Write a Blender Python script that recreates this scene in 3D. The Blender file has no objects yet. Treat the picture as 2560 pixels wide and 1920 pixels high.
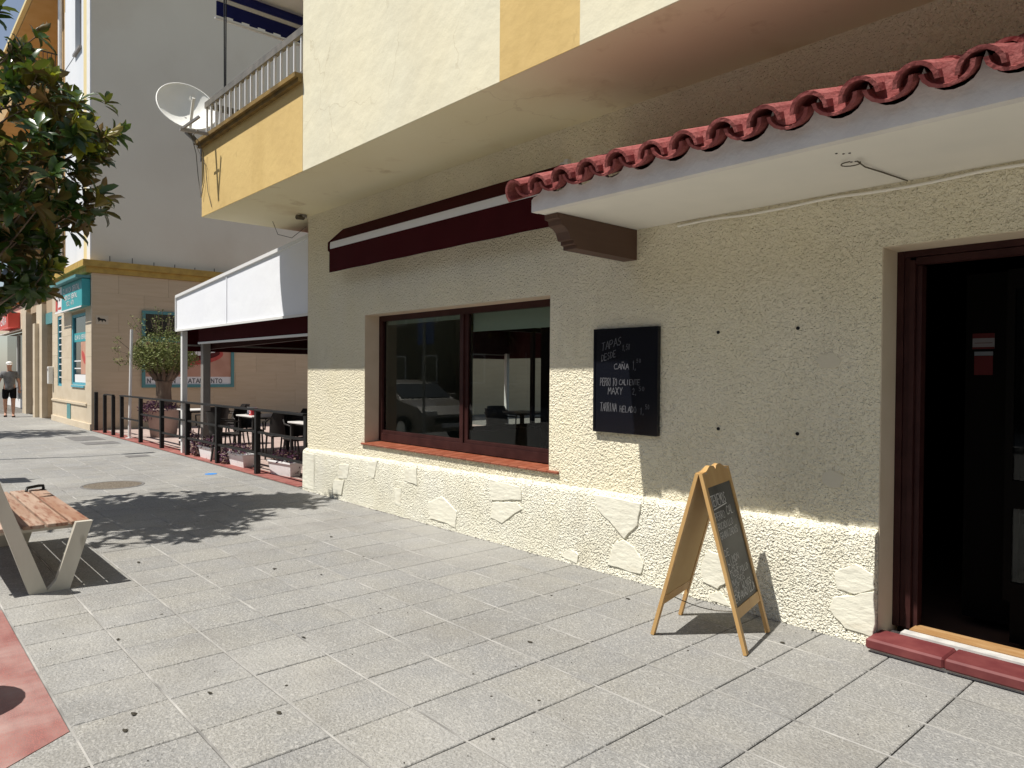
import bpy, bmesh, math, random
from mathutils import Vector, Matrix, Quaternion
random.seed(7)
sc = bpy.context.scene
col = sc.collection
PI = math.pi
R_ = math.radians

# ------------------------------------------------------------------ camera
cd = bpy.data.cameras.new('camera')
cam = bpy.data.objects.new('camera', cd)
col.objects.link(cam)
def cam_axes():
    f, cx, cy = 1796.0, 1280.0, 960.0
    a = Vector((-333 - cx, -(923 - cy), -f)).normalized()
    b = Vector((3280 - cx, -(950 - cy), -f)).normalized()
    ex = -a
    ey = (b - ex * b.dot(ex)).normalized()
    ez = ex.cross(ey)
    return Matrix((ex, ey, ez))
RC = cam_axes()
CAM = Vector((0, 0, 1.5))
cam.matrix_world = Matrix.Translation(CAM) @ RC.to_4x4()
cd.sensor_width = 36.0
cd.lens = 1796.0 / 2560.0 * 36.0
cd.clip_start = 0.05
cd.clip_end = 500
sc.camera = cam
def ray(u, v):
    return RC @ Vector((u - 1280.0, -(v - 960.0), -1796.0))
def PG(u, v, z=0.0):            # photo pixel (2560 wide) -> point at height z
    d = ray(u, v); return CAM + d * ((z - 1.5) / d.z)
def PY(u, v, y):
    d = ray(u, v); return CAM + d * (y / d.y)
def proj(p):
    c = RC.transposed() @ (Vector(p) - CAM)
    if c.z >= -0.05: return None
    return (1280 + 1796 * c.x / -c.z, 960 - 1796 * c.y / -c.z)

# ------------------------------------------------------------------ light
SD = Vector((0.33, 1.0, -1.97)).normalized()
w = bpy.data.worlds.new("World"); sc.world = w; w.use_nodes = True
nt = w.node_tree; nt.nodes.clear()
sky = nt.nodes.new('ShaderNodeTexSky'); sky.sky_type = 'NISHITA'; sky.sun_disc = False
sky.sun_elevation = math.asin(-SD.z); sky.sun_rotation = math.atan2(-SD.x, -SD.y)
sky.air_density = 1.0; sky.dust_density = 0.6; sky.ozone_density = 1.4
bg = nt.nodes.new('ShaderNodeBackground'); bg.inputs[1].default_value = 0.070
wo = nt.nodes.new('ShaderNodeOutputWorld')
hs0 = nt.nodes.new('ShaderNodeHueSaturation'); hs0.inputs['Saturation'].default_value = .72
nt.links.new(sky.outputs[0], hs0.inputs['Color']); nt.links.new(hs0.outputs[0], bg.inputs[0]); nt.links.new(bg.outputs[0], wo.inputs[0])
sd = bpy.data.lights.new('sun', 'SUN'); sd.energy = 4.35; sd.angle = R_(0.53); sd.color = (1.0, 0.955, 0.885)
so = bpy.data.objects.new('sun', sd); col.objects.link(so)
so.rotation_euler = SD.to_track_quat('-Z', 'Y').to_euler(); so.location = (0, -5, 20)
sc.view_settings.view_transform = 'Standard'; sc.view_settings.look = 'None'
sc.view_settings.exposure = 0.54; sc.view_settings.gamma = 1.0
sc.view_settings.use_curve_mapping = False
sc.cycles.max_bounces = 16; sc.cycles.diffuse_bounces = 9

# ------------------------------------------------------------------ materials
def nodes(m):
    return m.node_tree.nodes, m.node_tree.links
def mat(name, c, rough=0.7, spec=0.5, metal=0.0, var=None, vscale=3.0, fine=None, fscale=60.0,
        bump=0.0, bscale=60.0, bdist=0.01, bdetail=4, objvar=0.0, bump2=None, stretch=None, dirt=None, coat=0.0, worm=None, wdirt=(), crack=None):
    m = bpy.data.materials.new(name); m.use_nodes = True
    N, L = nodes(m); b = N['Principled BSDF']
    b.inputs['Base Color'].default_value = (*c, 1); b.inputs['Roughness'].default_value = rough
    b.inputs['Metallic'].default_value = metal; b.inputs['Specular IOR Level'].default_value = spec
    if coat: b.inputs['Coat Weight'].default_value = coat
    tc = N.new('ShaderNodeTexCoord'); vec = tc.outputs['Object']
    oi = N.new('ShaderNodeObjectInfo')
    if objvar:
        va = N.new('ShaderNodeVectorMath'); va.operation = 'ADD'
        sc_ = N.new('ShaderNodeVectorMath'); sc_.operation = 'SCALE'; sc_.inputs[3].default_value = 1.0
        cmb = N.new('ShaderNodeCombineXYZ')
        mm = N.new('ShaderNodeMath'); mm.operation = 'MULTIPLY'; mm.inputs[1].default_value = 37.0
        L.new(oi.outputs['Random'], mm.inputs[0])
        for k in range(3): L.new(mm.outputs[0], cmb.inputs[k])
        L.new(vec, va.inputs[0]); L.new(cmb.outputs[0], va.inputs[1]); vec = va.outputs[0]
    if stretch:
        mp = N.new('ShaderNodeMapping'); mp.inputs['Scale'].default_value = stretch
        L.new(vec, mp.inputs[0]); vec = mp.outputs[0]
    cur = None
    def mixc(prev, colr, fac):
        mx = N.new('ShaderNodeMix'); mx.data_type = 'RGBA'
        if prev is None: mx.inputs[6].default_value = (*c, 1)
        else: L.new(prev, mx.inputs[6])
        mx.inputs[7].default_value = (*colr, 1); L.new(fac, mx.inputs[0])
        return mx.outputs[2]
    def noisefac(scale, lo, hi, det=4, amt=1.0):
        n = N.new('ShaderNodeTexNoise'); n.inputs['Scale'].default_value = scale; n.inputs['Detail'].default_value = det
        L.new(vec, n.inputs['Vector'])
        mr = N.new('ShaderNodeMapRange'); mr.inputs[1].default_value = lo; mr.inputs[2].default_value = hi
        mr.inputs[4].default_value = amt
        L.new(n.outputs['Fac'], mr.inputs[0]); return mr.outputs[0]
    if var: cur = mixc(cur, var, noisefac(vscale, 0.35, 0.68))
    if dirt: cur = mixc(cur, dirt[0], noisefac(dirt[1], dirt[2], dirt[3], 6, dirt[4]))
    if fine: cur = mixc(cur, fine, noisefac(fscale, 0.5, 0.7, 2))
    wormh = None
    if worm:
        n = N.new('ShaderNodeTexNoise'); n.inputs['Scale'].default_value = worm[1]; n.inputs['Detail'].default_value = 1; n.inputs['Distortion'].default_value = .6
        L.new(vec, n.inputs['Vector'])
        sb = N.new('ShaderNodeMath'); sb.operation = 'SUBTRACT'; sb.inputs[1].default_value = .5; L.new(n.outputs['Fac'], sb.inputs[0])
        ab_ = N.new('ShaderNodeMath'); ab_.operation = 'ABSOLUTE'; L.new(sb.outputs[0], ab_.inputs[0])
        mr = N.new('ShaderNodeMapRange'); mr.inputs[1].default_value = .012; mr.inputs[2].default_value = .05; mr.inputs[3].default_value = worm[2]; mr.inputs[4].default_value = 0
        L.new(ab_.outputs[0], mr.inputs[0]); cur = mixc(cur, worm[0], mr.outputs[0]); wormh = mr.outputs[0]
    for (dc, dscale, dlo, dhi, damt, dst) in wdirt:
        g_ = N.new('ShaderNodeNewGeometry'); mp_ = N.new('ShaderNodeMapping'); mp_.inputs['Scale'].default_value = dst; L.new(g_.outputs['Position'], mp_.inputs[0])
        n = N.new('ShaderNodeTexNoise'); n.inputs['Scale'].default_value = dscale; n.inputs['Detail'].default_value = 7; n.inputs['Roughness'].default_value = .62; L.new(mp_.outputs[0], n.inputs['Vector'])
        mr = N.new('ShaderNodeMapRange'); mr.inputs[1].default_value = dlo; mr.inputs[2].default_value = dhi; mr.inputs[4].default_value = damt
        L.new(n.outputs['Fac'], mr.inputs[0]); cur = mixc(cur, dc, mr.outputs[0])
    if crack:
        g_ = N.new('ShaderNodeNewGeometry'); dn = N.new('ShaderNodeTexNoise'); dn.inputs['Scale'].default_value = 4; dn.inputs['Detail'].default_value = 5; L.new(g_.outputs['Position'], dn.inputs['Vector'])
        av = N.new('ShaderNodeVectorMath'); av.operation = 'MULTIPLY_ADD'; av.inputs[1].default_value = (.35, .35, .35); L.new(dn.outputs['Color'], av.inputs[0]); L.new(g_.outputs['Position'], av.inputs[2])
        vo = N.new('ShaderNodeTexVoronoi'); vo.feature = 'DISTANCE_TO_EDGE'; vo.inputs['Scale'].default_value = crack[1]; L.new(av.outputs[0], vo.inputs['Vector'])
        mr = N.new('ShaderNodeMapRange'); mr.inputs[1].default_value = .0; mr.inputs[2].default_value = .008; mr.inputs[3].default_value = 1; mr.inputs[4].default_value = 0; L.new(vo.outputs['Distance'], mr.inputs[0])
        mn = N.new('ShaderNodeTexNoise'); mn.inputs['Scale'].default_value = .9; mn.inputs['Detail'].default_value = 3; L.new(g_.outputs['Position'], mn.inputs['Vector'])
        m3 = N.new('ShaderNodeMapRange'); m3.inputs[1].default_value = .50; m3.inputs[2].default_value = .62; m3.inputs[4].default_value = crack[2]; L.new(mn.outputs['Fac'], m3.inputs[0])
        mu = N.new('ShaderNodeMath'); mu.operation = 'MULTIPLY'; L.new(mr.outputs[0], mu.inputs[0]); L.new(m3.outputs[0], mu.inputs[1]); cur = mixc(cur, crack[0], mu.outputs[0])
    if objvar:
        hs = N.new('ShaderNodeHueSaturation')
        mr = N.new('ShaderNodeMapRange'); mr.inputs[3].default_value = 1 - objvar; mr.inputs[4].default_value = 1 + objvar
        L.new(oi.outputs['Random'], mr.inputs[0]); L.new(mr.outputs[0], hs.inputs['Value'])
        if cur is None: hs.inputs['Color'].default_value = (*c, 1)
        else: L.new(cur, hs.inputs['Color'])
        cur = hs.outputs[0]
    if cur is not None: L.new(cur, b.inputs['Base Color'])
    if bump:
        n = N.new('ShaderNodeTexNoise'); n.inputs['Scale'].default_value = bscale; n.inputs['Detail'].default_value = bdetail
        L.new(vec, n.inputs['Vector'])
        bp = N.new('ShaderNodeBump'); bp.inputs['Strength'].default_value = bump; bp.inputs['Distance'].default_value = bdist
        L.new(n.outputs['Fac'], bp.inputs['Height']); last = bp
        if bump2:
            n2 = N.new('ShaderNodeTexVoronoi'); n2.inputs['Scale'].default_value = bump2[0]
            L.new(vec, n2.inputs['Vector'])
            b2 = N.new('ShaderNodeBump'); b2.inputs['Strength'].default_value = bump2[1]; b2.inputs['Distance'].default_value = bump2[2]
            L.new(n2.outputs['Distance'], b2.inputs['Height']); L.new(last.outputs[0], b2.inputs['Normal']); last = b2
        L.new(last.outputs[0], b.inputs['Normal'])
    return m
M = {}
M['stucco'] = mat('rough_stucco', (.84, .775, .575), .95, .15, var=(.85, .79, .615), vscale=2.2, wdirt=(((.60, .55, .42), .8, .50, .75, .45, (1, 1, .35)), ((.50, .44, .32), 3.5, .60, .80, .35, (1, 1, .25))), bump=1.0, bscale=58, bdist=.024, bdetail=2.0, bump2=(88, .6, .009), dirt=((.62, .56, .41), .9, .56, .8, .4))
M['stucco_low'] = mat('rough_stucco_plinth', (.82, .79, .64), .95, .15, var=(.83, .81, .69), vscale=3, wdirt=(((.55, .48, .34), 2.2, .54, .78, .5, (1, 1, .6)),), bump=1.0, bscale=60, bdist=.030, bdetail=2.0, bump2=(90, .7, .010), dirt=((.52, .46, .33), 1.7, .6, .85, .5))
M['reveal'] = mat('smooth_cream_render', (.62, .53, .40), .9, .2, var=(.58, .49, .36), vscale=5, bump=.25, bscale=30, bdist=.004)
M['cream'] = mat('cream_facade_paint', crack=((.46, .40, .27), 1.0, .45), c=(.74, .69, .51), rough=.92, spec=.15, var=(.70, .665, .51), vscale=1.3, wdirt=(((.60, .55, .40), 1.1, .52, .75, .4, (1, 1, .3)), ((.45, .40, .28), 5, .64, .74, .5, (1, 1, .4))), bump=.35, bscale=5, bdist=.03, bdetail=9, bump2=(60, .12, .003))
M['yellow'] = mat('ochre_yellow_paint', (.64, .465, .195), .9, .15, var=(.60, .43, .18), vscale=2, wdirt=(((.48, .33, .12), 1.6, .52, .75, .45, (1, 1, .3)), ((.34, .24, .10), 6, .66, .75, .6, (1, 1, .5))), bump=.4, bscale=9, bdist=.015, bdetail=9)
M['soffit'] = mat('soffit_paint', c=(.80, .74, .52), rough=.92, spec=.15, crack=((.50, .40, .25), .8, .35), var=(.76, .69, .46), vscale=.8, wdirt=(((.42, .30, .15), 2.5, .62, .78, .6, (1, 1, 1)),), bump=.15, bscale=8, bdist=.01, dirt=((.50, .36, .18), 1.2, .6, .75, .5))
M['ochre_trim'] = mat('ochre_trim', (.52, .35, .09), .8, .3, var=(.40, .26, .07), vscale=6, bump=.3, bscale=30)
M['white_paint'] = mat('white_paint', (.78, .775, .75), .8, .3, var=(.72, .72, .70), vscale=4, bump=.3, bscale=18, bdist=.004, dirt=((.55, .56, .55), 2.5, .6, .75, .5))
M['soffit_white'] = mat('canopy_white_paint', (.80, .775, .70), .85, .2, var=(.76, .74, .67), vscale=3, bump=.2, bscale=20, bdist=.003)
M['mortar_white'] = mat('fascia_grey_white_render', (.76, .735, .69), .9, .2, var=(.66, .635, .60), vscale=5, bump=.7, bscale=30, bdist=.006)
M['clad_back'] = mat('cladding_bed', (.42, .32, .22), .9, .2)
M['paver'] = mat('concrete_paver', (.232, .231, .224), .85, .25, var=(.258, .25, .225), vscale=2.4, fine=(.175, .172, .165), fscale=130, worm=((.46, .45, .42), 42, .42), wdirt=(((.17, .16, .145), 1.3, .50, .78, .55, (1, 1, 1)), ((.40, .39, .36), .45, .50, .70, .45, (1, 1, 1)), ((.10, .095, .085), 7, .68, .76, .6, (1, 1, 1))), bump=1.0, bscale=75, bdist=.008, bdetail=1, objvar=.04, dirt=((.18, .17, .15), 3.2, .60, .80, .45))
M['joint_dark'] = mat('dark_joint', (.12, .11, .10), .95, .1, var=(.2, .19, .17), vscale=9)
M['joint_light'] = mat('pale_grout', (.42, .41, .385), .9, .15, var=(.18, .175, .165), vscale=3.5)
M['red_paving'] = mat('worn_red_paving', (.20, .085, .077), .8, .3, var=(.29, .17, .15), vscale=3, wdirt=(((.42, .34, .31), 2.0, .48, .72, .6, (1, .35, 1)), ((.10, .06, .055), 5, .64, .78, .6, (1, .5, 1))), fine=(.34, .12, .10), fscale=90, bump=.3, bscale=50, bdist=.003, stretch=(1, 3, 1))
M['terrace_red'] = mat('terrace_red_tile', (.22, .065, .055), .75, .3, var=(.30, .12, .10), vscale=6, objvar=.08)
M['terrace_floor'] = mat('terrace_pink_tile', (.36, .27, .24), .8, .3, var=(.42, .33, .29), vscale=5, objvar=.06)
M['stone'] = mat('flagstone_painted', (.76, .745, .63), .85, .2, var=(.71, .69, .58), vscale=7, bump=.8, bscale=13, bdist=.009, bdetail=7, stretch=(1, 1, 2.2), dirt=((.55, .48, .35), 4, .6, .75, .5))
M['frame'] = mat('dark_red_brown_frame', (.032, .0105, .0095), .5, .2, var=(.048, .017, .015), vscale=9, bump=.15, bscale=40, bdist=.002)
M['corbel'] = mat('dark_brown_wood', (.085, .045, .030), .6, .4, var=(.11, .06, .04), vscale=4, bump=.2, bscale=12, stretch=(1, .3, 2))
M['terracotta'] = mat('glazed_terracotta_sill', (.22, .055, .024), .45, .4, var=(.30, .10, .055), vscale=9, objvar=.10, bump=.2, bscale=60, bdist=.002)
M['rooftile'] = mat('red_painted_roof_tile', (.255, .068, .064), .82, .15, var=(.32, .11, .10), vscale=14, fine=(.24, .065, .06), fscale=60, bump=1.0, bscale=38, bdist=.009, objvar=.12, dirt=((.22, .07, .06), 6, .58, .8, .5))
M['step_red'] = mat('red_step_tile', (.125, .026, .028), .6, .3, var=(.18, .048, .046), vscale=8, objvar=.1, bump=.25, bscale=50, bdist=.002)
M['marble'] = mat('white_marble_strip', (.60, .585, .55), .55, .4, var=(.45, .44, .42), vscale=14)
M['gold_wood'] = mat('honey_floor_wood', (.33, .18, .07), .5, .4, var=(.42, .26, .12), vscale=6, stretch=(1, 5, 1))
M['burgundy'] = mat('burgundy_awning_canvas', (.042, .002, .0035), .9, .15, var=(.05, .003, .005), vscale=4, bump=.2, bscale=180, bdist=.002)
M['alu'] = mat('white_aluminium', (.72, .72, .70), .45, .5)
M['canvas_white'] = mat('white_pvc_canvas', (.80, .82, .85), .7, .3, var=(.77, .79, .83), vscale=1.6, bump=.35, bscale=2.6, bdist=.03, bdetail=3)
M['dim_white'] = mat('shaded_white_sticker', (.16, .15, .15), .7, .2)  # white darkened so the doorway shade is in the colour
M['dim_red'] = mat('shaded_red_sticker', (.07, .008, .008), .7, .2)  # red darkened the same way, doorway shade painted in
M['black_metal'] = mat('black_painted_metal', (.007, .007, .0075), .5, .35, var=(.016, .015, .014), vscale=12)
M['grey_metal'] = mat('grey_railing_metal', (.30, .28, .26), .5, .5, metal=.3)
M['dark_rail'] = mat('weathered_dark_rail', (.13, .12, .10), .5, .4, var=(.20, .18, .15), vscale=8)
M['ledge'] = mat('weathered_ochre_ledge', (.26, .17, .055), .85, .2, var=(.14, .095, .04), vscale=6, bump=.4, bscale=30)
M['near_black'] = mat('doorway_shade_black', (.004, .0035, .003), .9, .05)  # black colour stands in for the deep shade inside the doorway
M['patch'] = mat('smooth_plaster_patch', (.66, .61, .475), .95, .15, bump=.5, bscale=24, bdist=.008)
M['rail_white'] = mat('pale_railing_bar', (.62, .62, .62), .45, .5)
M['dish'] = mat('satellite_dish_grey', (.82, .82, .78), .5, .4, var=(.77, .77, .72), vscale=4)
M['bench_steel'] = mat('brushed_painted_steel', (.56, .53, .45), .45, .5, metal=.15, var=(.46, .43, .36), vscale=5, bump=.1, bscale=60, stretch=(1, 1, .3), dirt=((.20, .17, .13), 7, .62, .72, .7))
M['bench_wood'] = mat('weathered_hardwood_slat', (.27, .15, .095), .65, .3, var=(.42, .32, .25), vscale=7, fine=(.20, .085, .05), fscale=40, bump=.4, bscale=40, bdist=.002, stretch=(.12, 1, 1), objvar=.12)
M['pine'] = mat('varnished_pine', (.54, .345, .14), .5, .4, var=(.44, .25, .085), vscale=6, bump=.15, bscale=25, stretch=(1, 1, .12), dirt=((.30, .12, .03), 30, .66, .72, .8))
M['hardboard'] = mat('tan_hardboard', (.50, .36, .18), .7, .3, var=(.46, .32, .15), vscale=3)
M['slate'] = mat('chalkboard_slate', (.035, .035, .034), .55, .45, var=(.085, .085, .08), vscale=4, dirt=((.12, .12, .115), 7, .5, .75, .5))
M['gloss_black'] = mat('glossy_black_board', (.006, .007, .011), .16, .5)
M['chalk'] = mat('chalk', (.62, .62, .60), .95, .1)
M['chalk_dim'] = mat('faint_chalk', (.15, .15, .16), .95, .1)
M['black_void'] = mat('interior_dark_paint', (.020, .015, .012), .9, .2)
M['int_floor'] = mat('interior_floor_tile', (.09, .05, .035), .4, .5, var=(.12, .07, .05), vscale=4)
M['blind'] = mat('pale_green_roller_blind', (.50, .54, .46), .8, .2)
M['stoneclad'] = mat('travertine_cladding', (.57, .45, .30), .6, .4, var=(.61, .49, .335), vscale=2.2, stretch=(1, .5, 6), objvar=.04, bump=.05, bscale=30, dirt=((.50, .37, .24), 3, .55, .75, .6))
M['facadeclad'] = mat('cream_marble_cladding', (.58, .49, .36), .55, .4, var=(.64, .55, .42), vscale=2, stretch=(1, .5, 2), objvar=.04)
M['upperwall'] = mat('grey_cream_render', (.80, .745, .61), .92, .15, var=(.76, .70, .57), vscale=.7, bump=.3, bscale=10, bdist=.01, dirt=((.66, .57, .43), .35, .55, .75, .5))
M['whitewall'] = mat('white_render', (.74, .76, .78), .9, .2, var=(.68, .71, .74), vscale=1.5, bump=.3, bscale=10, stretch=(1, 1, .3))
M['tanwall'] = mat('tan_balcony_render', (.50, .33, .15), .9, .2, var=(.55, .38, .2), vscale=2)
M['paleyellow'] = mat('pale_yellow_band', (.72, .60, .33), .9, .2)
M['teal'] = mat('teal_sign_face', (.045, .33, .36), .5, .4, var=(.06, .38, .40), vscale=3)
M['teal_frame'] = mat('teal_window_frame', (.10, .27, .28), .5, .4)
M['blue_frame'] = mat('blue_window_frame', (.10, .38, .48), .5, .4)
M['dark_glass'] = mat('dark_shop_glass', (.012, .016, .018), .08, .6)
M['skin_poster'] = mat('poster_skin_print', (.50, .27, .19), .7, .3, var=(.58, .34, .25), vscale=2.5)
M['lip'] = mat('poster_lip_print', (.45, .055, .05), .6, .3, var=(.55, .11, .09), vscale=6)
M['tooth'] = mat('poster_tooth_print', (.80, .78, .76), .5, .3)
M['mouth_dark'] = mat('poster_mouth_print', (.10, .012, .012), .6, .3)
M['print_white'] = mat('white_print', (.78, .78, .78), .6, .3)
M['print_grey'] = mat('grey_print', (.12, .13, .14), .6, .3)
M['red_sign'] = mat('red_sign_face', (.55, .07, .05), .5, .4)
M['pot'] = mat('pinkish_concrete_pot', (.42, .32, .28), .85, .2, var=(.48, .38, .34), vscale=4)
M['planter'] = mat('white_plastic_planter', (.84, .84, .84), .5, .4, dirt=((.6, .56, .5), 6, .55, .8, .5))
M['soil'] = mat('planter_soil', (.06, .04, .03), .95, .1)
M['purple'] = mat('purple_heart_leaf', (.075, .022, .060), .55, .4, var=(.14, .055, .11), vscale=30)
M['dryleaf'] = mat('dry_plant_leaf', (.40, .30, .22), .8, .2, var=(.25, .14, .12), vscale=25)
M['olive'] = mat('olive_leaf', (.20, .22, .065), .6, .3, var=(.11, .14, .04), vscale=9)
M['bark'] = mat('tree_bark', (.14, .10, .075), .9, .2, var=(.22, .17, .13), vscale=9, bump=.8, bscale=25, stretch=(1, 1, .3), bdist=.02)
M['wicker'] = mat('dark_woven_chair', (.018, .014, .012), .6, .4, bump=.6, bscale=90, bdist=.004)
M['table_top'] = mat('white_table_top', (.62, .60, .57), .45, .5)
M['table_leg'] = mat('dark_table_leg', (.03, .028, .026), .5, .5)
M['cup_red'] = mat('red_napkin_box', (.50, .04, .05), .5, .4)
M['greenpole'] = mat('dark_green_pole', (.035, .05, .035), .5, .4)
M['asphalt'] = mat('asphalt', (.19, .185, .175), .9, .2, var=(.23, .22, .21), vscale=3, bump=.4, bscale=120)
M['kerb'] = mat('kerb_stone', (.42, .41, .39), .85, .2, var=(.36, .35, .33), vscale=3)
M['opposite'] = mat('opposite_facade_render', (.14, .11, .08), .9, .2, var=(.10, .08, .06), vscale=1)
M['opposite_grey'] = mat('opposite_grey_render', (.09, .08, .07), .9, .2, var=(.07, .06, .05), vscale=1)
M['carpaint'] = mat('pale_beige_car_paint', (.30, .26, .21), .3, .5, coat=.5)
M['carglass'] = mat('car_glass', (.02, .025, .028), .05, .7)
M['rubber'] = mat('black_rubber', (.02, .02, .02), .8, .3)
M['chrome'] = mat('chrome_trim', (.7, .7, .7), .15, .5, metal=1.0)
M['lamp_lens'] = mat('car_lamp_lens', (.6, .6, .58), .15, .6)
M['skin'] = mat('skin', (.46, .25, .17), .6, .35)
M['grey_shirt'] = mat('heather_grey_cotton', (.13, .13, .135), .9, .2, var=(.19, .19, .195), vscale=14)
M['black_cloth'] = mat('black_cotton', (.008, .008, .009), .95, .1)
M['white_cloth'] = mat('white_cap_cotton', (.80, .79, .77), .9, .2)
M['sandal'] = mat('brown_leather_sandal', (.05, .03, .022), .7, .3)
M['manhole'] = mat('gravel_filled_cover', (.12, .095, .07), .8, .3, var=(.20, .175, .135), vscale=45, fine=(.03, .025, .02), fscale=55, bump=.8, bscale=60, bdist=.006)
M['drain'] = mat('worn_grey_cover', (.13, .125, .12), .8, .3, var=(.17, .165, .16), vscale=8, bump=.4, bscale=60)
M['blue_mark'] = mat('blue_floor_sticker', (.03, .22, .60), .6, .3)
M['navy'] = mat('navy_blue_canvas', (.010, .014, .10), .8, .2)
M['grey_stripe'] = mat('pale_grey_canvas_stripe', (.42, .43, .44), .85, .2)
M['cable_white'] = mat('white_cable', (.86, .83, .74), .6, .3)
M['cable_dark'] = mat('dark_cable', (.10, .085, .06), .7, .3)
M['litter'] = mat('dark_dry_leaf_scrap', (.045, .04, .03), .9, .2)
M['sign_blue'] = mat('blue_road_sign', (.02, .10, .45), .5, .4)
M['galv'] = mat('galvanised_post', (.36, .37, .37), .5, .5, metal=.5)
def leafmat(name, c1, c2, back, rough=.32):
    m = bpy.data.materials.new(name); m.use_nodes = True
    N, L = nodes(m); b = N['Principled BSDF']; b.inputs['Roughness'].default_value = rough
    g = N.new('ShaderNodeNewGeometry'); tc = N.new('ShaderNodeTexCoord')
    n = N.new('ShaderNodeTexNoise'); n.inputs['Scale'].default_value = 7; L.new(g.outputs['Position'], n.inputs['Vector'])
    mx = N.new('ShaderNodeMix'); mx.data_type = 'RGBA'; mx.inputs[6].default_value = (*c1, 1); mx.inputs[7].default_value = (*c2, 1)
    L.new(n.outputs['Fac'], mx.inputs[0])
    m2 = N.new('ShaderNodeMix'); m2.data_type = 'RGBA'; L.new(g.outputs['Backfacing'], m2.inputs[0])
    L.new(mx.outputs[2], m2.inputs[6]); m2.inputs[7].default_value = (*back, 1); L.new(m2.outputs[2], b.inputs['Base Color'])
    tr = N.new('ShaderNodeBsdfTranslucent'); tr.inputs['Color'].default_value = (c2[0] * 1.6, c2[1] * 1.7, c2[2] * .6, 1)
    ms = N.new('ShaderNodeMixShader'); ms.inputs[0].default_value = .20
    L.new(b.outputs[0], ms.inputs[1]); L.new(tr.outputs[0], ms.inputs[2]); L.new(ms.outputs[0], N['Material Output'].inputs[0])
    return m
M['mag1'] = leafmat('magnolia_leaf_green', (.026, .058, .015), (.048, .092, .020), (.20, .12, .045))
M['mag2'] = leafmat('magnolia_leaf_dark', (.017, .042, .012), (.032, .066, .016), (.15, .11, .04))
M['mag3'] = leafmat('magnolia_leaf_young', (.17, .21, .028), (.25, .27, .04), (.22, .17, .04))
def glassmat(name, tint=(.78, .82, .80), f0=.020):
    m = bpy.data.materials.new(name); m.use_nodes = True
    N, L = nodes(m); N.remove(N['Principled BSDF'])
    lw = N.new('ShaderNodeLayerWeight'); lw.inputs['Blend'].default_value = .5
    p = N.new('ShaderNodeMath'); p.operation = 'POWER'; p.inputs[1].default_value = 4.0
    L.new(lw.outputs['Facing'], p.inputs[0])
    mr = N.new('ShaderNodeMapRange'); mr.inputs[3].default_value = f0; mr.inputs[4].default_value = 1.0
    L.new(p.outputs[0], mr.inputs[0])
    t = N.new('ShaderNodeBsdfTransparent'); t.inputs[0].default_value = (*tint, 1)
    g = N.new('ShaderNodeBsdfGlossy'); g.inputs['Roughness'].default_value = .0
    ms = N.new('ShaderNodeMixShader'); L.new(mr.outputs[0], ms.inputs[0]); L.new(t.outputs[0], ms.inputs[1]); L.new(g.outputs[0], ms.inputs[2])
    L.new(ms.outputs[0], N['Material Output'].inputs[0]); return m
M['glass'] = glassmat('window_glass')

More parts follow.
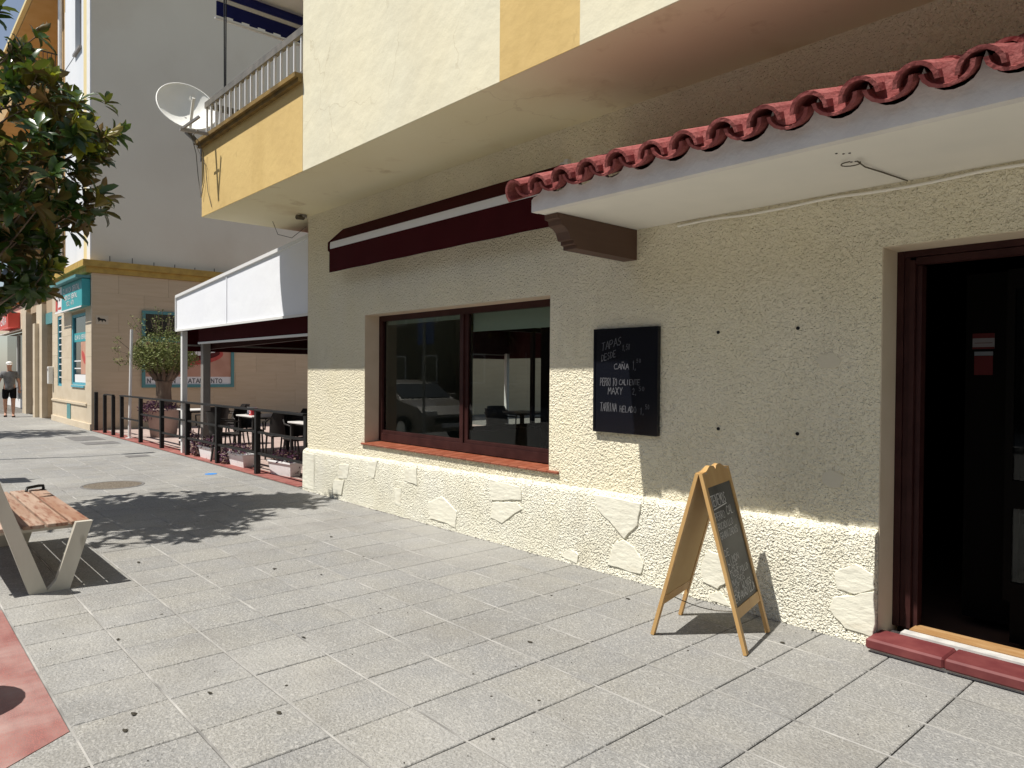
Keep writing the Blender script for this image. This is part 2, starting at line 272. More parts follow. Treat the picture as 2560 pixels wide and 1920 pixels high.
# ------------------------------------------------------------------ helpers
class MB:
    def __init__(s): s.v = []; s.f = []; s.mi = []; s.cur = 0; s.sm = []; s.smooth = False
    def add(s, vs, fs, smooth=None):
        o = len(s.v); s.v += [tuple(x) for x in vs]
        for f in fs:
            s.f.append(tuple(o + i for i in f)); s.mi.append(s.cur); s.sm.append(s.smooth if smooth is None else smooth)
        return s
    def box(s, x0, x1, y0, y1, z0, z1):
        if x0 > x1: x0, x1 = x1, x0
        if y0 > y1: y0, y1 = y1, y0
        if z0 > z1: z0, z1 = z1, z0
        vs = [(x, y, z) for z in (z0, z1) for x, y in ((x0, y0), (x1, y0), (x1, y1), (x0, y1))]
        return s.add(vs, [(3, 2, 1, 0), (4, 5, 6, 7), (0, 1, 5, 4), (1, 2, 6, 5), (2, 3, 7, 6), (3, 0, 4, 7)])
    def bev(s, x0, x1, y0, y1, z0, z1, b=.006):
        bm = bmesh.new(); bmesh.ops.create_cube(bm, size=1)
        for v in bm.verts:
            v.co = Vector((x0 if v.co.x < 0 else x1, y0 if v.co.y < 0 else y1, z0 if v.co.z < 0 else z1))
        bmesh.ops.bevel(bm, geom=bm.edges[:], offset=b, segments=1, affect='EDGES')
        return s.frombm(bm)
    def frombm(s, bm, M4=None):
        bm.verts.index_update()
        vs = [(M4 @ v.co if M4 else v.co) for v in bm.verts]
        s.add(vs, [[v.index for v in f.verts] for f in bm.faces]); bm.free(); return s
    def prism(s, poly, axis, a0, a1):   # poly in the two other axes, extruded along axis
        def P(p, a):
            return {'y': (p[0], a, p[1]), 'x': (a, p[0], p[1]), 'z': (p[0], p[1], a)}[axis]
        n = len(poly); vs = [P(p, a0) for p in poly] + [P(p, a1) for p in poly]
        fs = [tuple(range(n)), tuple(range(2 * n - 1, n - 1, -1))] + [(i, n + i, n + (i + 1) % n, (i + 1) % n) for i in range(n)]
        ar = sum(poly[i][0] * poly[(i + 1) % n][1] - poly[(i + 1) % n][0] * poly[i][1] for i in range(n))
        flip = (ar > 0) == (a1 > a0)
        if axis == 'y': flip = not flip
        if flip: fs = [tuple(reversed(f)) for f in fs]
        return s.add(vs, fs)
    def bar(s, p, q, wd, th, up=(0, 0, 1)):
        p = Vector(p); q = Vector(q); d = (q - p).normalized(); u = Vector(up)
        if abs(d.dot(u)) > .99: u = Vector((0, 1, 0))
        a = d.cross(u).normalized(); b = a.cross(d).normalized(); a *= wd / 2; b *= th / 2
        vs = [p - a - b, p + a - b, p + a + b, p - a + b, q - a - b, q + a - b, q + a + b, q - a + b]
        return s.add(vs, [(3, 2, 1, 0), (4, 5, 6, 7), (0, 1, 5, 4), (1, 2, 6, 5), (2, 3, 7, 6), (3, 0, 4, 7)])
    def tube(s, pts, r, n=8, cap=True):
        pts = [Vector(p) for p in pts]; rs = r if isinstance(r, (list, tuple)) else [r] * len(pts)
        rings = []; prev = None
        for i, p in enumerate(pts):
            d = (pts[min(i + 1, len(pts) - 1)] - pts[max(i - 1, 0)]).normalized()
            if prev is None:
                u = Vector((0, 0, 1)) if abs(d.z) < .9 else Vector((1, 0, 0))
                a = d.cross(u).normalized()
            else: a = (prev - d * prev.dot(d)).normalized()
            prev = a; b = d.cross(a)
            rings.append([p + (a * math.cos(2 * PI * k / n) + b * math.sin(2 * PI * k / n)) * rs[i] for k in range(n)])
        vs = [v for rg in rings for v in rg]; fs = []
        for i in range(len(pts) - 1):
            for k in range(n): fs.append((i * n + k, i * n + (k + 1) % n, (i + 1) * n + (k + 1) % n, (i + 1) * n + k))
        s.add(vs, fs, True)
        if cap: s.add(rings[0][::-1], [tuple(range(n))], False); s.add(rings[-1], [tuple(range(n))], False)
        return s
    def cyl(s, c, r, z0, z1, n=16, r2=None):
        return s.tube([(c[0], c[1], z0), (c[0], c[1], z1)], [r, r2 if r2 is not None else r], n)
    def lathe(s, prof, c=(0, 0), n=20):
        vs = []; fs = []
        for r, z in prof: vs += [(c[0] + r * math.cos(2 * PI * k / n), c[1] + r * math.sin(2 * PI * k / n), z) for k in range(n)]
        for i in range(len(prof) - 1):
            for k in range(n): fs.append((i * n + k, i * n + (k + 1) % n, (i + 1) * n + (k + 1) % n, (i + 1) * n + k))
        return s.add(vs, fs, True)
    def sphere(s, c, r, seg=10, ring=7, scale=(1, 1, 1)):
        bm = bmesh.new(); bmesh.ops.create_uvsphere(bm, u_segments=seg, v_segments=ring, radius=r)
        Mt = Matrix.Translation(c) @ Matrix.Diagonal((*scale, 1)); o = s.smooth; s.smooth = True; s.frombm(bm, Mt); s.smooth = o; return s
    def mesh(s, name, mats):
        me = bpy.data.meshes.new(name); me.from_pydata([tuple(x) for x in s.v], [], s.f)
        for m in (mats if isinstance(mats, (list, tuple)) else [mats]): me.materials.append(M[m] if isinstance(m, str) else m)
        me.polygons.foreach_set('material_index', s.mi); me.polygons.foreach_set('use_smooth', s.sm); me.update(); return me
    def build(s, name, mats, parent=None, **k):
        return link(name, s.mesh(name, mats), parent, **k)
ROOTM = {}
def link(name, me, parent=None, kind=None, label=None, cat=None, group=None, at=None, world=True):
    o = bpy.data.objects.new(name, me); col.objects.link(o)
    if at is not None: o.matrix_basis = at
    if parent is not None:
        o.parent = parent
        if world:
            mw = worldm(parent)
            o.matrix_parent_inverse = mw.inverted()
    if kind: o['kind'] = kind
    if label: o['label'] = label
    if cat: o['category'] = cat
    if group: o['group'] = group
    return o
def worldm(o):
    m = o.matrix_basis.copy()
    if o.parent: m = worldm(o.parent) @ o.matrix_parent_inverse @ m
    return m
def thing(name, label, cat, loc=(0, 0, 0), rz=0, group=None):
    o = bpy.data.objects.new(name, None); col.objects.link(o); o.empty_display_size = .1
    o.matrix_basis = Matrix.Translation(loc) @ Matrix.Rotation(rz, 4, 'Z')
    o['label'] = label; o['category'] = cat
    if group: o['group'] = group
    return o
def copy_tree(o, loc, rz=0, label=None, parent=None):
    c = o.copy(); col.objects.link(c)
    if parent is not None: c.parent = parent
    else:
        c.matrix_basis = Matrix.Translation(loc) @ Matrix.Rotation(rz, 4, 'Z')
        if label: c['label'] = label
    for ch in list(o.children): copy_tree(ch, None, 0, None, c)
    return c
def B(name, m, parent, *boxes, **k):
    mb = MB()
    for b in boxes: mb.box(*b)
    return mb.build(name, m, parent, **k)

# stroke lettering ----------------------------------------------------------
GL = {
 'A': [[(0,0),(.45,1),(.9,0)],[(.2,.38),(.72,.38)]], 'B': [[(0,0),(0,1),(.6,.95),(.7,.75),(.5,.53),(0,.5)],[(.5,.53),(.8,.3),(.6,.03),(0,0)]],
 'C': [[(.8,.85),(.5,1),(.15,.8),(0,.45),(.15,.1),(.5,0),(.85,.12)]], 'D': [[(0,0),(0,1),(.55,.85),(.8,.45),(.5,.08),(0,0)]],
 'E': [[(.75,1),(0,1),(0,0),(.75,0)],[(0,.5),(.6,.5)]], 'F': [[(.75,1),(0,1),(0,0)],[(0,.5),(.6,.5)]],
 'G': [[(.8,.85),(.45,1),(.1,.75),(0,.4),(.2,.05),(.6,0),(.85,.2),(.85,.45),(.5,.45)]], 'H': [[(0,0),(0,1)],[(.75,0),(.75,1)],[(0,.5),(.75,.5)]],
 'I': [[(.2,0),(.2,1)]], 'J': [[(.6,1),(.6,.2),(.35,0),(.05,.15)]], 'K': [[(0,0),(0,1)],[(.7,1),(0,.45),(.75,0)]],
 'L': [[(0,1),(0,0),(.65,0)]], 'M': [[(0,0),(.1,1),(.45,.4),(.8,1),(.9,0)]], 'N': [[(0,0),(0,1),(.7,0),(.7,1)]],
 'O': [[(.4,1),(.08,.8),(0,.4),(.2,.05),(.55,0),(.8,.3),(.8,.7),(.4,1)]], 'P': [[(0,0),(0,1),(.5,1),(.75,.75),(.5,.48),(0,.45)]],
 'R': [[(0,0),(0,1),(.5,1),(.72,.76),(.5,.5),(0,.48)],[(.35,.48),(.75,0)]], 'S': [[(.7,.88),(.4,1),(.08,.8),(.2,.55),(.6,.42),(.7,.18),(.4,0),(0,.1)]],
 'T': [[(0,1),(.8,1)],[(.4,1),(.4,0)]], 'U': [[(0,1),(.05,.2),(.35,0),(.7,.2),(.75,1)]], 'V': [[(0,1),(.4,0),(.8,1)]],
 'W': [[(0,1),(.2,0),(.45,.6),(.7,0),(.9,1)]], 'X': [[(0,0),(.75,1)],[(0,1),(.75,0)]], 'Y': [[(0,1),(.38,.5),(.75,1)],[(.38,.5),(.38,0)]],
 'Z': [[(0,1),(.75,1),(0,0),(.75,0)]], 'Q': [[(.4,1),(.05,.75),(.1,.15),(.5,0),(.8,.4),(.4,1)],[(.5,.3),(.85,-.05)]],
 '0': [[(.3,1),(.05,.7),(.08,.2),(.35,0),(.6,.3),(.55,.8),(.3,1)]], '1': [[(.1,.75),(.35,1),(.35,0)]],
 '2': [[(.05,.8),(.3,1),(.6,.8),(.5,.5),(0,0),(.65,0)]], '5': [[(.6,1),(.1,1),(.05,.55),(.45,.6),(.6,.3),(.35,0),(0,.1)]],
 ',': [[(.15,.08),(.05,-.15)]], '.': [[(.1,0),(.16,.06)]], 'º': [[(.2,1),(.05,.85),(.2,.7),(.35,.85),(.2,1)]], '~': [[(0,.1),(.2,.25),(.4,.1),(.6,.25)]],
 ' ': [], '-': [[(.1,.45),(.55,.45)]], '/': [[(0,0),(.5,1)]], '9': [[(.6,.6),(.3,.45),(.05,.7),(.3,1),(.6,.75),(.5,0)]], '4': [[(.5,0),(.5,1),(0,.3),(.7,.3)]],
 '3': [[(.05,.9),(.35,1),(.55,.75),(.3,.52),(.6,.3),(.35,0),(0,.1)]], '6': [[(.55,1),(.1,.5),(.1,.15),(.35,0),(.6,.2),(.45,.5),(.1,.4)]], '8':[[(.3,.5),(.05,.75),(.3,1),(.55,.75),(.3,.5),(.0,.2),(.3,0),(.6,.2),(.3,.5)]], '7':[[(0,1),(.65,1),(.2,0)]],
}
def write(mb, text, P, u0, v0, h, wd=None, lw=.004, slant=0.0, jit=0.0, n=.0015, rise=0.0):
    """strokes of text laid on a surface; P(u, v, n) gives the point."""
    adv = h * .92 if wd is None else wd / max(1, len(text))
    sx = adv * .82 / .85; u = u0
    for ch in text:
        for st in GL.get(ch, []):
            pts = []
            for (a, b) in st:
                uu = u + a * sx + slant * b * h + random.uniform(-jit, jit) * h
                vv = v0 + b * h + rise * (uu - u0) + random.uniform(-jit, jit) * h
                pts.append((uu, vv))
            for (a, b) in zip(pts, pts[1:]):
                dx, dy = b[0] - a[0], b[1] - a[1]; l = math.hypot(dx, dy) or 1e-6
                k = lw * random.uniform(.75, 1.15) if jit else lw
                nx, ny = -dy / l * k / 2, dx / l * k / 2; ex, ey = dx / l * k * .3, dy / l * k * .3
                q = [(a[0] + nx - ex, a[1] + ny - ey), (a[0] - nx - ex, a[1] - ny - ey), (b[0] - nx + ex, b[1] - ny + ey), (b[0] + nx + ex, b[1] + ny + ey)]
                mb.add([P(x, y, n) for x, y in q], [(0, 1, 2, 3)])
        u += adv
    return u

# ================================================================== GROUND
pv = .3965
X0, Y0 = -3.87, .63
ground = B('ground', 'joint_dark', None, (-60, 14, -.16, 30, -.25, -.012), kind='structure')
road = B('road', 'asphalt', None, (-90, 60, -9.2, -.30, -.25, -.13), kind='structure')
kerb = B('kerb', 'kerb', None, (-60, 14, -.296, -.165, -.24, .0), kind='structure')
fp = B('far_pavement', 'kerb', None, (-90, 60, -14, -9.22, -.24, .0), kind='structure')
pavement = B('pavement', 'joint_light', None, *[(-60, 14, Y0 + k * pv - .0048, Y0 + k * pv + .0048, -.010, -.0010) for k in range(-1, 9)], kind='structure')
def paver_mesh(x0, x1, y0, y1):
    mb = MB(); b = .0035
    vs = [(x0, y0, -.011), (x1, y0, -.011), (x1, y1, -.011), (x0, y1, -.011), (x0, y0, -b), (x1, y0, -b), (x1, y1, -b), (x0, y1, -b),
          (x0 + b, y0 + b, 0), (x1 - b, y0 + b, 0), (x1 - b, y1 - b, 0), (x0 + b, y1 - b, 0)]
    return mb.add(vs, [(0, 1, 5, 4), (1, 2, 6, 5), (2, 3, 7, 6), (3, 0, 4, 7), (4, 5, 9, 8), (5, 6, 10, 9), (6, 7, 11, 10), (7, 4, 8, 11), (8, 9, 10, 11)])
cells = []
for ky in range(-2, 9):
    y0 = Y0 + ky * pv; y1 = y0 + pv
    if ky == 8: y1 = 4.17
    if ky == -2: y0 = -.155
    for kx in range(-66, 18):
        x0 = X0 + kx * pv; x1 = x0 + pv
        if ky < 0 and -5.5 < x0 < -3.2: continue
        cx_, cy_ = (x0 + x1) / 2, (y0 + y1) / 2
        p = proj((cx_, cy_, 0))
        vis = p is not None and -150 < p[0] < 2700 and p[1] < 2150
        cells.append((cx_, cy_, y1 - y0, vis, (Vector((cx_, cy_, 0)) - CAM).length))
near = sorted([c for c in cells if c[3]], key=lambda c: c[4])[:296]
nset = set(id(c) for c in near)
pm = {}
for c in near:
    key = round(c[2], 3)
    if key not in pm: pm[key] = paver_mesh(-pv / 2 + .0030, pv / 2 - .0030, -c[2] / 2 + .0052, c[2] / 2 - .0052).mesh('paver', 'paver')
    m4 = Matrix.Translation((c[0] + random.uniform(-.0008, .0008), c[1] + random.uniform(-.0008, .0008), random.uniform(-.001, .0008))) @ Matrix.Rotation(random.uniform(-.0022, .0022), 4, 'X') @ Matrix.Rotation(random.uniform(-.0022, .0022), 4, 'Y')
    link('paver', pm[key], pavement, at=m4)
mb = MB()
for c in cells:
    if id(c) in nset: continue
    t = paver_mesh(c[0] - pv / 2 + .0024, c[0] + pv / 2 - .0024, c[1] - c[2] / 2 + .0042, c[1] + c[2] / 2 - .0042)
    o = random.uniform(-.001, .001); mb.add([(v[0], v[1], v[2] + o) for v in t.v], t.f)
mb.build('distant_paver', 'paver', pavement, kind='stuff')
mb = MB()
mb.prism([(-3.427, .626), (-3.079, .626), (-3.079, -.15), (-2.90, -.15), (-3.255, .39)][:3] + [(-2.915, -.15), (-3.262, .385)], 'z', -.011, 0)
mb.build('cut_paver', 'paver', pavement)
rp = MB(); rp.prism([(-5.49, .622), (-3.436, .622), (-3.270, .38), (-2.925, -.155), (-5.49, -.155)], 'z', -.010, -.002)
rp.build('red_paving', 'red_paving', None, kind='structure')
# terrace floor: red border and pinkish tiles
tf = B('terrace_floor', 'joint_dark', None, (-20.45, -8.62, 4.19, 20, -.012, -.004), kind='structure')
me = MB().box(-.196, .196, -.145, .145, -.003, .006).mesh('border_tile', 'terrace_red')
for k in range(29): link('border_tile', me, tf, at=Matrix.Translation((-20.25 + k * .4, 4.345, 0)))
me = MB().box(-.197, .197, -.197, .197, -.003, .005).mesh('floor_tile', 'terrace_floor')
cnt = 0; rest = MB()
for j in range(22):
    for i in range(29):
        if cnt < 260 and j < 9:
            link('floor_tile', me, tf, at=Matrix.Translation((-20.25 + i * .4, 4.70 + j * .4, 0))); cnt += 1
        else: rest.box(-20.25 + i * .4 - .197, -20.25 + i * .4 + .197, 4.70 + j * .4 - .197, 4.70 + j * .4 + .197, -.003, .005)
rest.build('distant_floor_tile', 'terrace_floor', tf, kind='stuff')

# ================================================================== RESTAURANT BUILDING
YW, YP, YF = 4.20, 4.15, 3.21
rb = thing('restaurant_building', 'cream restaurant with rough stucco ground floor and overhanging upper storey with ochre bands', 'building', (-4, 4.2, 0))
WX0, WX1, WZ0, WZ1 = -7.18, -4.21, .70, 2.155
DX0, DZ1 = -1.605, 2.22
SX = -8.585
YB = 4.50
wall = B('wall', 'stucco', rb,
  (SX, WX0, YW, YB, .0, 3.485), (WX0, WX1, YW, YB, .0, WZ0), (WX0, WX1, YW, YB, WZ1, 3.485),
  (WX1, DX0, YW, YB, .0, 3.485), (DX0, -.35, YW, YB, DZ1, 3.485), (-.35, 3.5, YW, YB, .0, 3.485))
# side wall of the terrace with its big window
B('side_wall', 'cream', rb, (SX, SX + .25, YB + .002, 6.7, 0, 3.485), (SX, SX + .25, 6.7, 9.6, 0, .62), (SX, SX + .25, 6.7, 9.6, 2.25, 3.485), (SX, SX + .25, 9.6, 14, 0, 3.485))
# reveals
B('window_reveal', 'reveal', rb, (WX0, WX0 + .004, YW + .002, YB - .06, WZ0, WZ1), (WX1 - .004, WX1, YW + .002, YB - .06, WZ0, WZ1), (WX0 + .004, WX1 - .004, YW + .002, YB - .06, WZ1 - .004, WZ1))
B('door_reveal', 'reveal', rb, (DX0, DX0 + .005, YW + .002, YB - .04, .0, DZ1), (DX0 + .005, -.355, YW + .002, YB - .04, DZ1 - .005, DZ1))
B('window_reveal', 'reveal', rb, (SX - .01, SX, YW + .0, YW + .03, .6, 3.48))
# plinth with sloping ledge
def plinth(x0, x1, z0t, z1t):
    mb = MB(); n = max(2, int((x1 - x0) / .06)); rows = []
    for i in range(n + 1):
        x = x0 + (x1 - x0) * i / n; t = (x - SX) / (DX0 - SX); zt = z0t + (z1t - z0t) * t
        j = lambda a: random.uniform(-a, a)
        rows.append([(x, YP - .004 + j(.003), 0), (x, YP + j(.004), .05 + j(.02)), (x, YP + j(.005), zt * .5), (x, YP + j(.004), zt - .045 + j(.006)), (x, YP + .012 + j(.003), zt - .018 + j(.004)), (x, YW + .004, zt + .004 + j(.005))])
    m = 6; vs = [v for r in rows for v in r]; fs = []
    for i in range(n):
        for k in range(m - 1): fs.append((i * m + k, (i + 1) * m + k, (i + 1) * m + k + 1, i * m + k + 1))
    mb.add(vs, fs, True)
    mb.add([rows[0][k] for k in range(m)] + [(x0, YW + .004, 0)], [(6, 5, 4, 3, 2, 1, 0)]); mb.add([rows[-1][k] for k in range(m)] + [(x1, YW + .004, 0)], [(0, 1, 2, 3, 4, 5, 6)])
    return mb
pl = plinth(SX - .035, DX0, .53, .645).build('plinth', 'stucco_low', rb)
plinth(-.35, 3.5, .62, .70).build('plinth', 'stucco_low', rb)
B('plinth', 'stucco_low', rb, (SX - .035, SX - .001, YW + .005, 14, 0, .53))
k6 = lambda u, v: (700 + u / 2.592, 640 + v / 2.592)
kw = lambda u, v: (u * 1.1573, v * 1.1573)
kr = lambda u, v: (1280 + u * .5787, 1200 + v * .5787)
stones = [[k6(150, 1268), k6(222, 1285), k6(222, 1518), k6(147, 1500)], [k6(385, 1350), k6(450, 1355), k6(438, 1440), k6(378, 1440)],
  [k6(352, 1452), k6(420, 1450), k6(400, 1548), k6(342, 1538)], [k6(575, 1335), k6(635, 1325), k6(610, 1440), k6(572, 1425)],
  [k6(812, 1385), k6(888, 1372), k6(890, 1485), k6(808, 1452)], [k6(745, 1508), k6(788, 1500), k6(785, 1625), k6(745, 1605)],
  [kw(925, 1085), kw(955, 1072), kw(988, 1105), kw(985, 1140), kw(960, 1128), kw(930, 1120)],
  [kw(1060, 1035), kw(1125, 1052), kw(1127, 1080), kw(1062, 1080)], [kw(1066, 1085), kw(1118, 1086), kw(1128, 1100), kw(1085, 1130), kw(1060, 1118)],
  [kw(1285, 1068), kw(1385, 1088), kw(1378, 1135), kw(1350, 1164), kw(1330, 1140), kw(1292, 1100)], [kw(1330, 1170), kw(1348, 1166), kw(1370, 1182), kw(1391, 1218), kw(1385, 1240), kw(1313, 1220)],
  [kw(1212, 1200), kw(1232, 1184), kw(1250, 1199), kw(1247, 1218)], [kr(850, 300), kr(908, 330), kr(930, 440), kr(890, 470), kr(825, 438), kr(815, 380)], [kr(850, 490), kr(900, 480), kr(945, 545), kr(860, 520)],
  [kr(1395, 400), kr(1480, 362), kr(1560, 410), kr(1566, 470), kr(1480, 492), kr(1405, 470)], [kr(1390, 505), kr(1480, 500), kr(1566, 482), kr(1570, 600), kr(1560, 680), kr(1440, 640), kr(1375, 560)]]
for s_ in stones:
    pts = [PY(u, v, YP) for u, v in s_]; poly = []
    n = len(pts)
    for i in range(n):
        a, b = pts[i], pts[(i + 1) % n]
        poly.append((a.x, max(a.z, .004)))
        for t in (.33, .66):
            q = a.lerp(b, t); poly.append((q.x + random.uniform(-.006, .006), max(.004, q.z + random.uniform(-.006, .006))))
    cx_ = sum(p[0] for p in poly) / len(poly); cz_ = sum(p[1] for p in poly) / len(poly)
    inner = [(cx_ + (p[0] - cx_) * .975, cz_ + (p[1] - cz_) * .975) for p in poly]
    mb = MB(); m = len(poly); t = random.uniform(.005, .009)
    vs = [(p[0], YP + .006, p[1]) for p in poly] + [(p[0], YP - t * .6, p[1]) for p in poly] + [(p[0], YP - t, p[1]) for p in inner]
    ar = sum(poly[i][0] * poly[(i + 1) % m][1] - poly[(i + 1) % m][0] * poly[i][1] for i in range(m))
    fs = [(i, (i + 1) % m, m + (i + 1) % m, m + i) for i in range(m)] + [(m + i, m + (i + 1) % m, 2 * m + (i + 1) % m, 2 * m + i) for i in range(m)] + [tuple(range(2 * m, 3 * m))]
    if ar < 0: fs = [tuple(reversed(f)) for f in fs]
    mb.add(vs, fs).build('flagstone', 'stone', pl, world=True)
# smooth plaster patches and anchor holes
c7 = lambda u, v: (1400 + u / 2.592, 700 + v / 2.592)
for (cu, cv, rx, rz) in [(1745, 525, .085, .05), (1765, 1290, .075, .055), (1480, 1600, .0, .0)]:
    if rx == 0: continue
    c = PY(*c7(cu, cv), YW); pts = []
    for k in range(14):
        a = 2 * PI * k / 14; r = random.uniform(.75, 1.1); pts.append((c.x + rx * math.cos(a) * r, c.z + rz * math.sin(a) * r))
    MB().prism(pts, 'y', YW + .002, YW - .0035).build('plaster_patch', 'patch', rb)
for (u, v) in [(1552, 718), (1724, 709), (1552, 926), (1723, 937)]:
    c = PY(u * 1.1573, v * 1.1573, YW)
    mb = MB(); mb.tube([(c.x, YW - .006, c.z), (c.x, YW + .01, c.z)], .011, 10); mb.build('wall_plug', 'black_metal', rb)
# upper storey
B('soffit', 'soffit', rb, (-9.56, 3.5, YF + .004, 4.9, 3.485, 3.60))
xs = [(-6.69, -3.725, 'cream'), (-3.725, -2.985, 'yellow'), (-2.985, 3.5, 'cream')]
for a, b, m in xs: B('upper_wall', m, rb, (a, b, YF, YF + .25, 3.488, 9.5))
B('upper_wall', 'cream', rb, (SX, -6.69, 4.25, 4.5, 3.60, 9.5), (SX, SX + .25, 4.5, 14, 3.60, 9.5), (-6.69, -6.45, YF + .25, 4.25, 3.6, 9.5))
B('upper_side_wall', 'cream', rb, (3.3, 3.5, YF + .25, 14, 3.60, 9.5))
B('rear_wall', 'cream', rb, (SX, 3.5, 14.002, 14.25, 0, 9.5))
B('roof_slab', 'soffit', rb, (SX, 3.5, YF, 14.25, 9.5, 9.7))
# balcony
B('balcony_parapet', 'yellow', rb, (-9.56, -6.692, YF - .002, YF + .12, 3.488, 4.40), (-9.56, -9.44, YF + .12, 4.9, 3.6, 4.40))
cap = B('balcony_ledge', 'ledge', rb, (-9.60, -6.694, YF - .085, YF + .15, 4.40, 4.445), (-9.60, -9.41, YF + .15, 4.9, 4.40, 4.445), (-9.58, -6.694, YF - .05, YF - .003, 4.36, 4.399))
rl = B('balcony_railing', 'dark_rail', rb, (-9.50, -6.69, YF + .01, YF + .06, 4.86, 4.935), (-9.50, -9.45, YF + .06, 4.85, 4.86, 4.935), (-9.50, -6.69, YF + .02, YF + .05, 4.475, 4.50))
for k in range(18):
    B('railing_bar', 'rail_white', rl, (-6.80 - k * .158, -6.80 - k * .158 + .022, YF + .022, YF + .046, 4.50, 4.86))
for k in range(10):
    B('railing_bar', 'rail_white', rl, (-9.49, -9.466, YF + .18 + k * .155, YF + .202 + k * .155, 4.447, 4.86))
B('balcony_ceiling', 'white_paint', rb, (-9.62, -6.45, YF - .05, 4.9, 6.44, 6.62), (-9.60, -6.69, YF - .03, YF - .0, 6.62, 7.4))
B('ceiling_trim', 'alu', rb, (-9.64, -9.60, YF + .1, 4.9, 6.40, 6.455))
mb = MB()
for dx in (0, .07): mb.tube([(-8.84 + dx * .6, YF + .02, 4.93), (-8.86 + dx, YF + .02, 6.44)], .008, 6)
mb.build('awning_strut', 'black_metal', rb)
# striped awning on the balcony end
aw = thing('striped_balcony_awning', 'rolled blue and white striped awning hanging under the balcony ceiling', 'awning', (-9.5, 3.9, 6.4))
MB().bar((-9.46, 3.35, 6.28), (-9.46, 4.88, 6.28), .05, .04).build('front_rail', 'alu', aw)
MB().bar((-9.50, 3.35, 6.06), (-9.50, 4.88, 6.06), .03, .02).build('pull_bar', 'alu', aw)
MB().box(-9.470, -9.458, 3.36, 4.87, 6.10, 6.30).build('canvas', 'navy', aw)
for k in range(14):
    y = 3.36 + k * .108
    if k % 2: MB().box(-9.482, -9.4705, y, y + .10, 6.14, 6.245).build('canvas_stripe', 'grey_stripe', aw)
    else: MB().box(-9.482, -9.4705, y - .002, y + .107, 6.085, 6.27).build('canvas_stripe', 'navy', aw)
MB().tube([(-9.42, 3.35, 6.36), (-9.42, 4.88, 6.36)], .055, 12).build('roller', 'navy', aw)

# window ---------------------------------------------------------------
wf = thing('x', 'x', 'x'); bpy.data.objects.remove(wf)
win = MB()
y0, y1 = 4.385, 4.44
fx0, fx1, fz0, fz1 = WX0 + .005, WX1 - .005, WZ0 + .03, WZ1 - .005
for b in [(fx0, fx0 + .07, y0, y1, fz0, fz1), (fx1 - .06, fx1, y0, y1, fz0, fz1), (fx0 + .07, fx1 - .06, y0, y1, fz1 - .06, fz1), (fx0 + .07, fx1 - .06, y0 - .012, y1, fz0, fz0 + .085)]: win.box(*b)
win = win.build('window', 'frame', rb)
B('mullion', 'frame', win, (-5.655, -5.60, y0 - .005, y1 - .004, fz0 + .086, fz1 - .061), (-5.598, -5.545, y0 + .012, y1 - .004, fz0 + .086, fz1 - .061))
B('bottom_rail', 'frame', win, (fx0 + .07, -5.657, y0 + .004, y1 - .01, fz0 + .087, fz0 + .12), (-5.543, fx1 - .062, y0 + .004, y1 - .01, fz0 + .087, fz0 + .12))
for a, b in ((fx0 + .07, -5.657), (-5.543, fx1 - .062)):
    B('pane', 'glass', win, (a, b, 4.41, 4.416, fz0 + .121, fz1 - .061))
B('roller_blind', 'blind', win, (fx0 + .08, -5.66, 4.46, 4.463, 2.062, 2.11), (fx0 + .08, -5.66, 4.455, 4.469, 2.05, 2.063))
B('roller_blind', 'blind', win, (-5.54, fx1 - .07, 4.46, 4.463, 1.93, 2.11), (-5.54, fx1 - .07, 4.455, 4.469, 1.915, 1.932))
sill = B('window_sill', 'stucco', rb, (WX0 - .02, WX1 + .10, 4.192, 4.384, .672, .686))
n = 26; sw = (WX1 + .12 - (WX0 - .04)) / n
me = MB().bev(-sw / 2 + .0015, sw / 2 - .0015, -.108, .103, -.010, .010, .005).mesh('sill_tile', 'terracotta')
for k in range(n):
    link('sill_tile', me, sill, at=Matrix.Translation((WX0 - .04 + sw * (k + .5), 4.280, .704)) @ Matrix.Rotation(R_(4), 4, 'X') @ Matrix.Rotation(random.uniform(-.008, .008), 4, 'Y'))

# door --------------------------------------------------------------------
db = B('door_frame', 'frame', rb, (DX0 + .006, DX0 + .042, 4.400, 4.46, .07, DZ1 - .006), (DX0 + .044, DX0 + .072, 4.412, 4.47, .07, DZ1 - .044), (DX0 + .074, DX0 + .100, 4.402, 4.47, .07, DZ1 - .06), (DX0 + .102, DX0 + .128, 4.43, 4.50, .07, DZ1 - .09),
       (DX0 + .044, -.36, 4.40, 4.46, DZ1 - .042, DZ1 - .006), (DX0 + .102, -.36, 4.41, 4.47, DZ1 - .085, DZ1 - .046))
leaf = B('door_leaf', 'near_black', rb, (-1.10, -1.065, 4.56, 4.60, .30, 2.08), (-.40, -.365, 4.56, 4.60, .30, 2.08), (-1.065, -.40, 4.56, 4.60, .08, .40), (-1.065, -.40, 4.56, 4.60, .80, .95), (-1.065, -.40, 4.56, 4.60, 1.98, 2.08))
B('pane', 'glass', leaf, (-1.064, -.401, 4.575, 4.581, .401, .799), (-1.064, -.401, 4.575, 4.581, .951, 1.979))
B('dark_pane_backing', 'near_black', leaf, (-1.064, -.401, 4.70, 4.72, .12, 1.979))  # black sheet stands in for the dark room behind the glass
stk = B('doorway_shade_sheet', 'near_black', rb, (-1.36, -1.12, 4.80, 4.806, .1, 2.1))  # black sheet paints the dark interior behind the stickers
st_ = B('sticker', 'dim_white', rb, (-1.325, -1.215, 4.796, 4.7985, 1.665, 1.755))
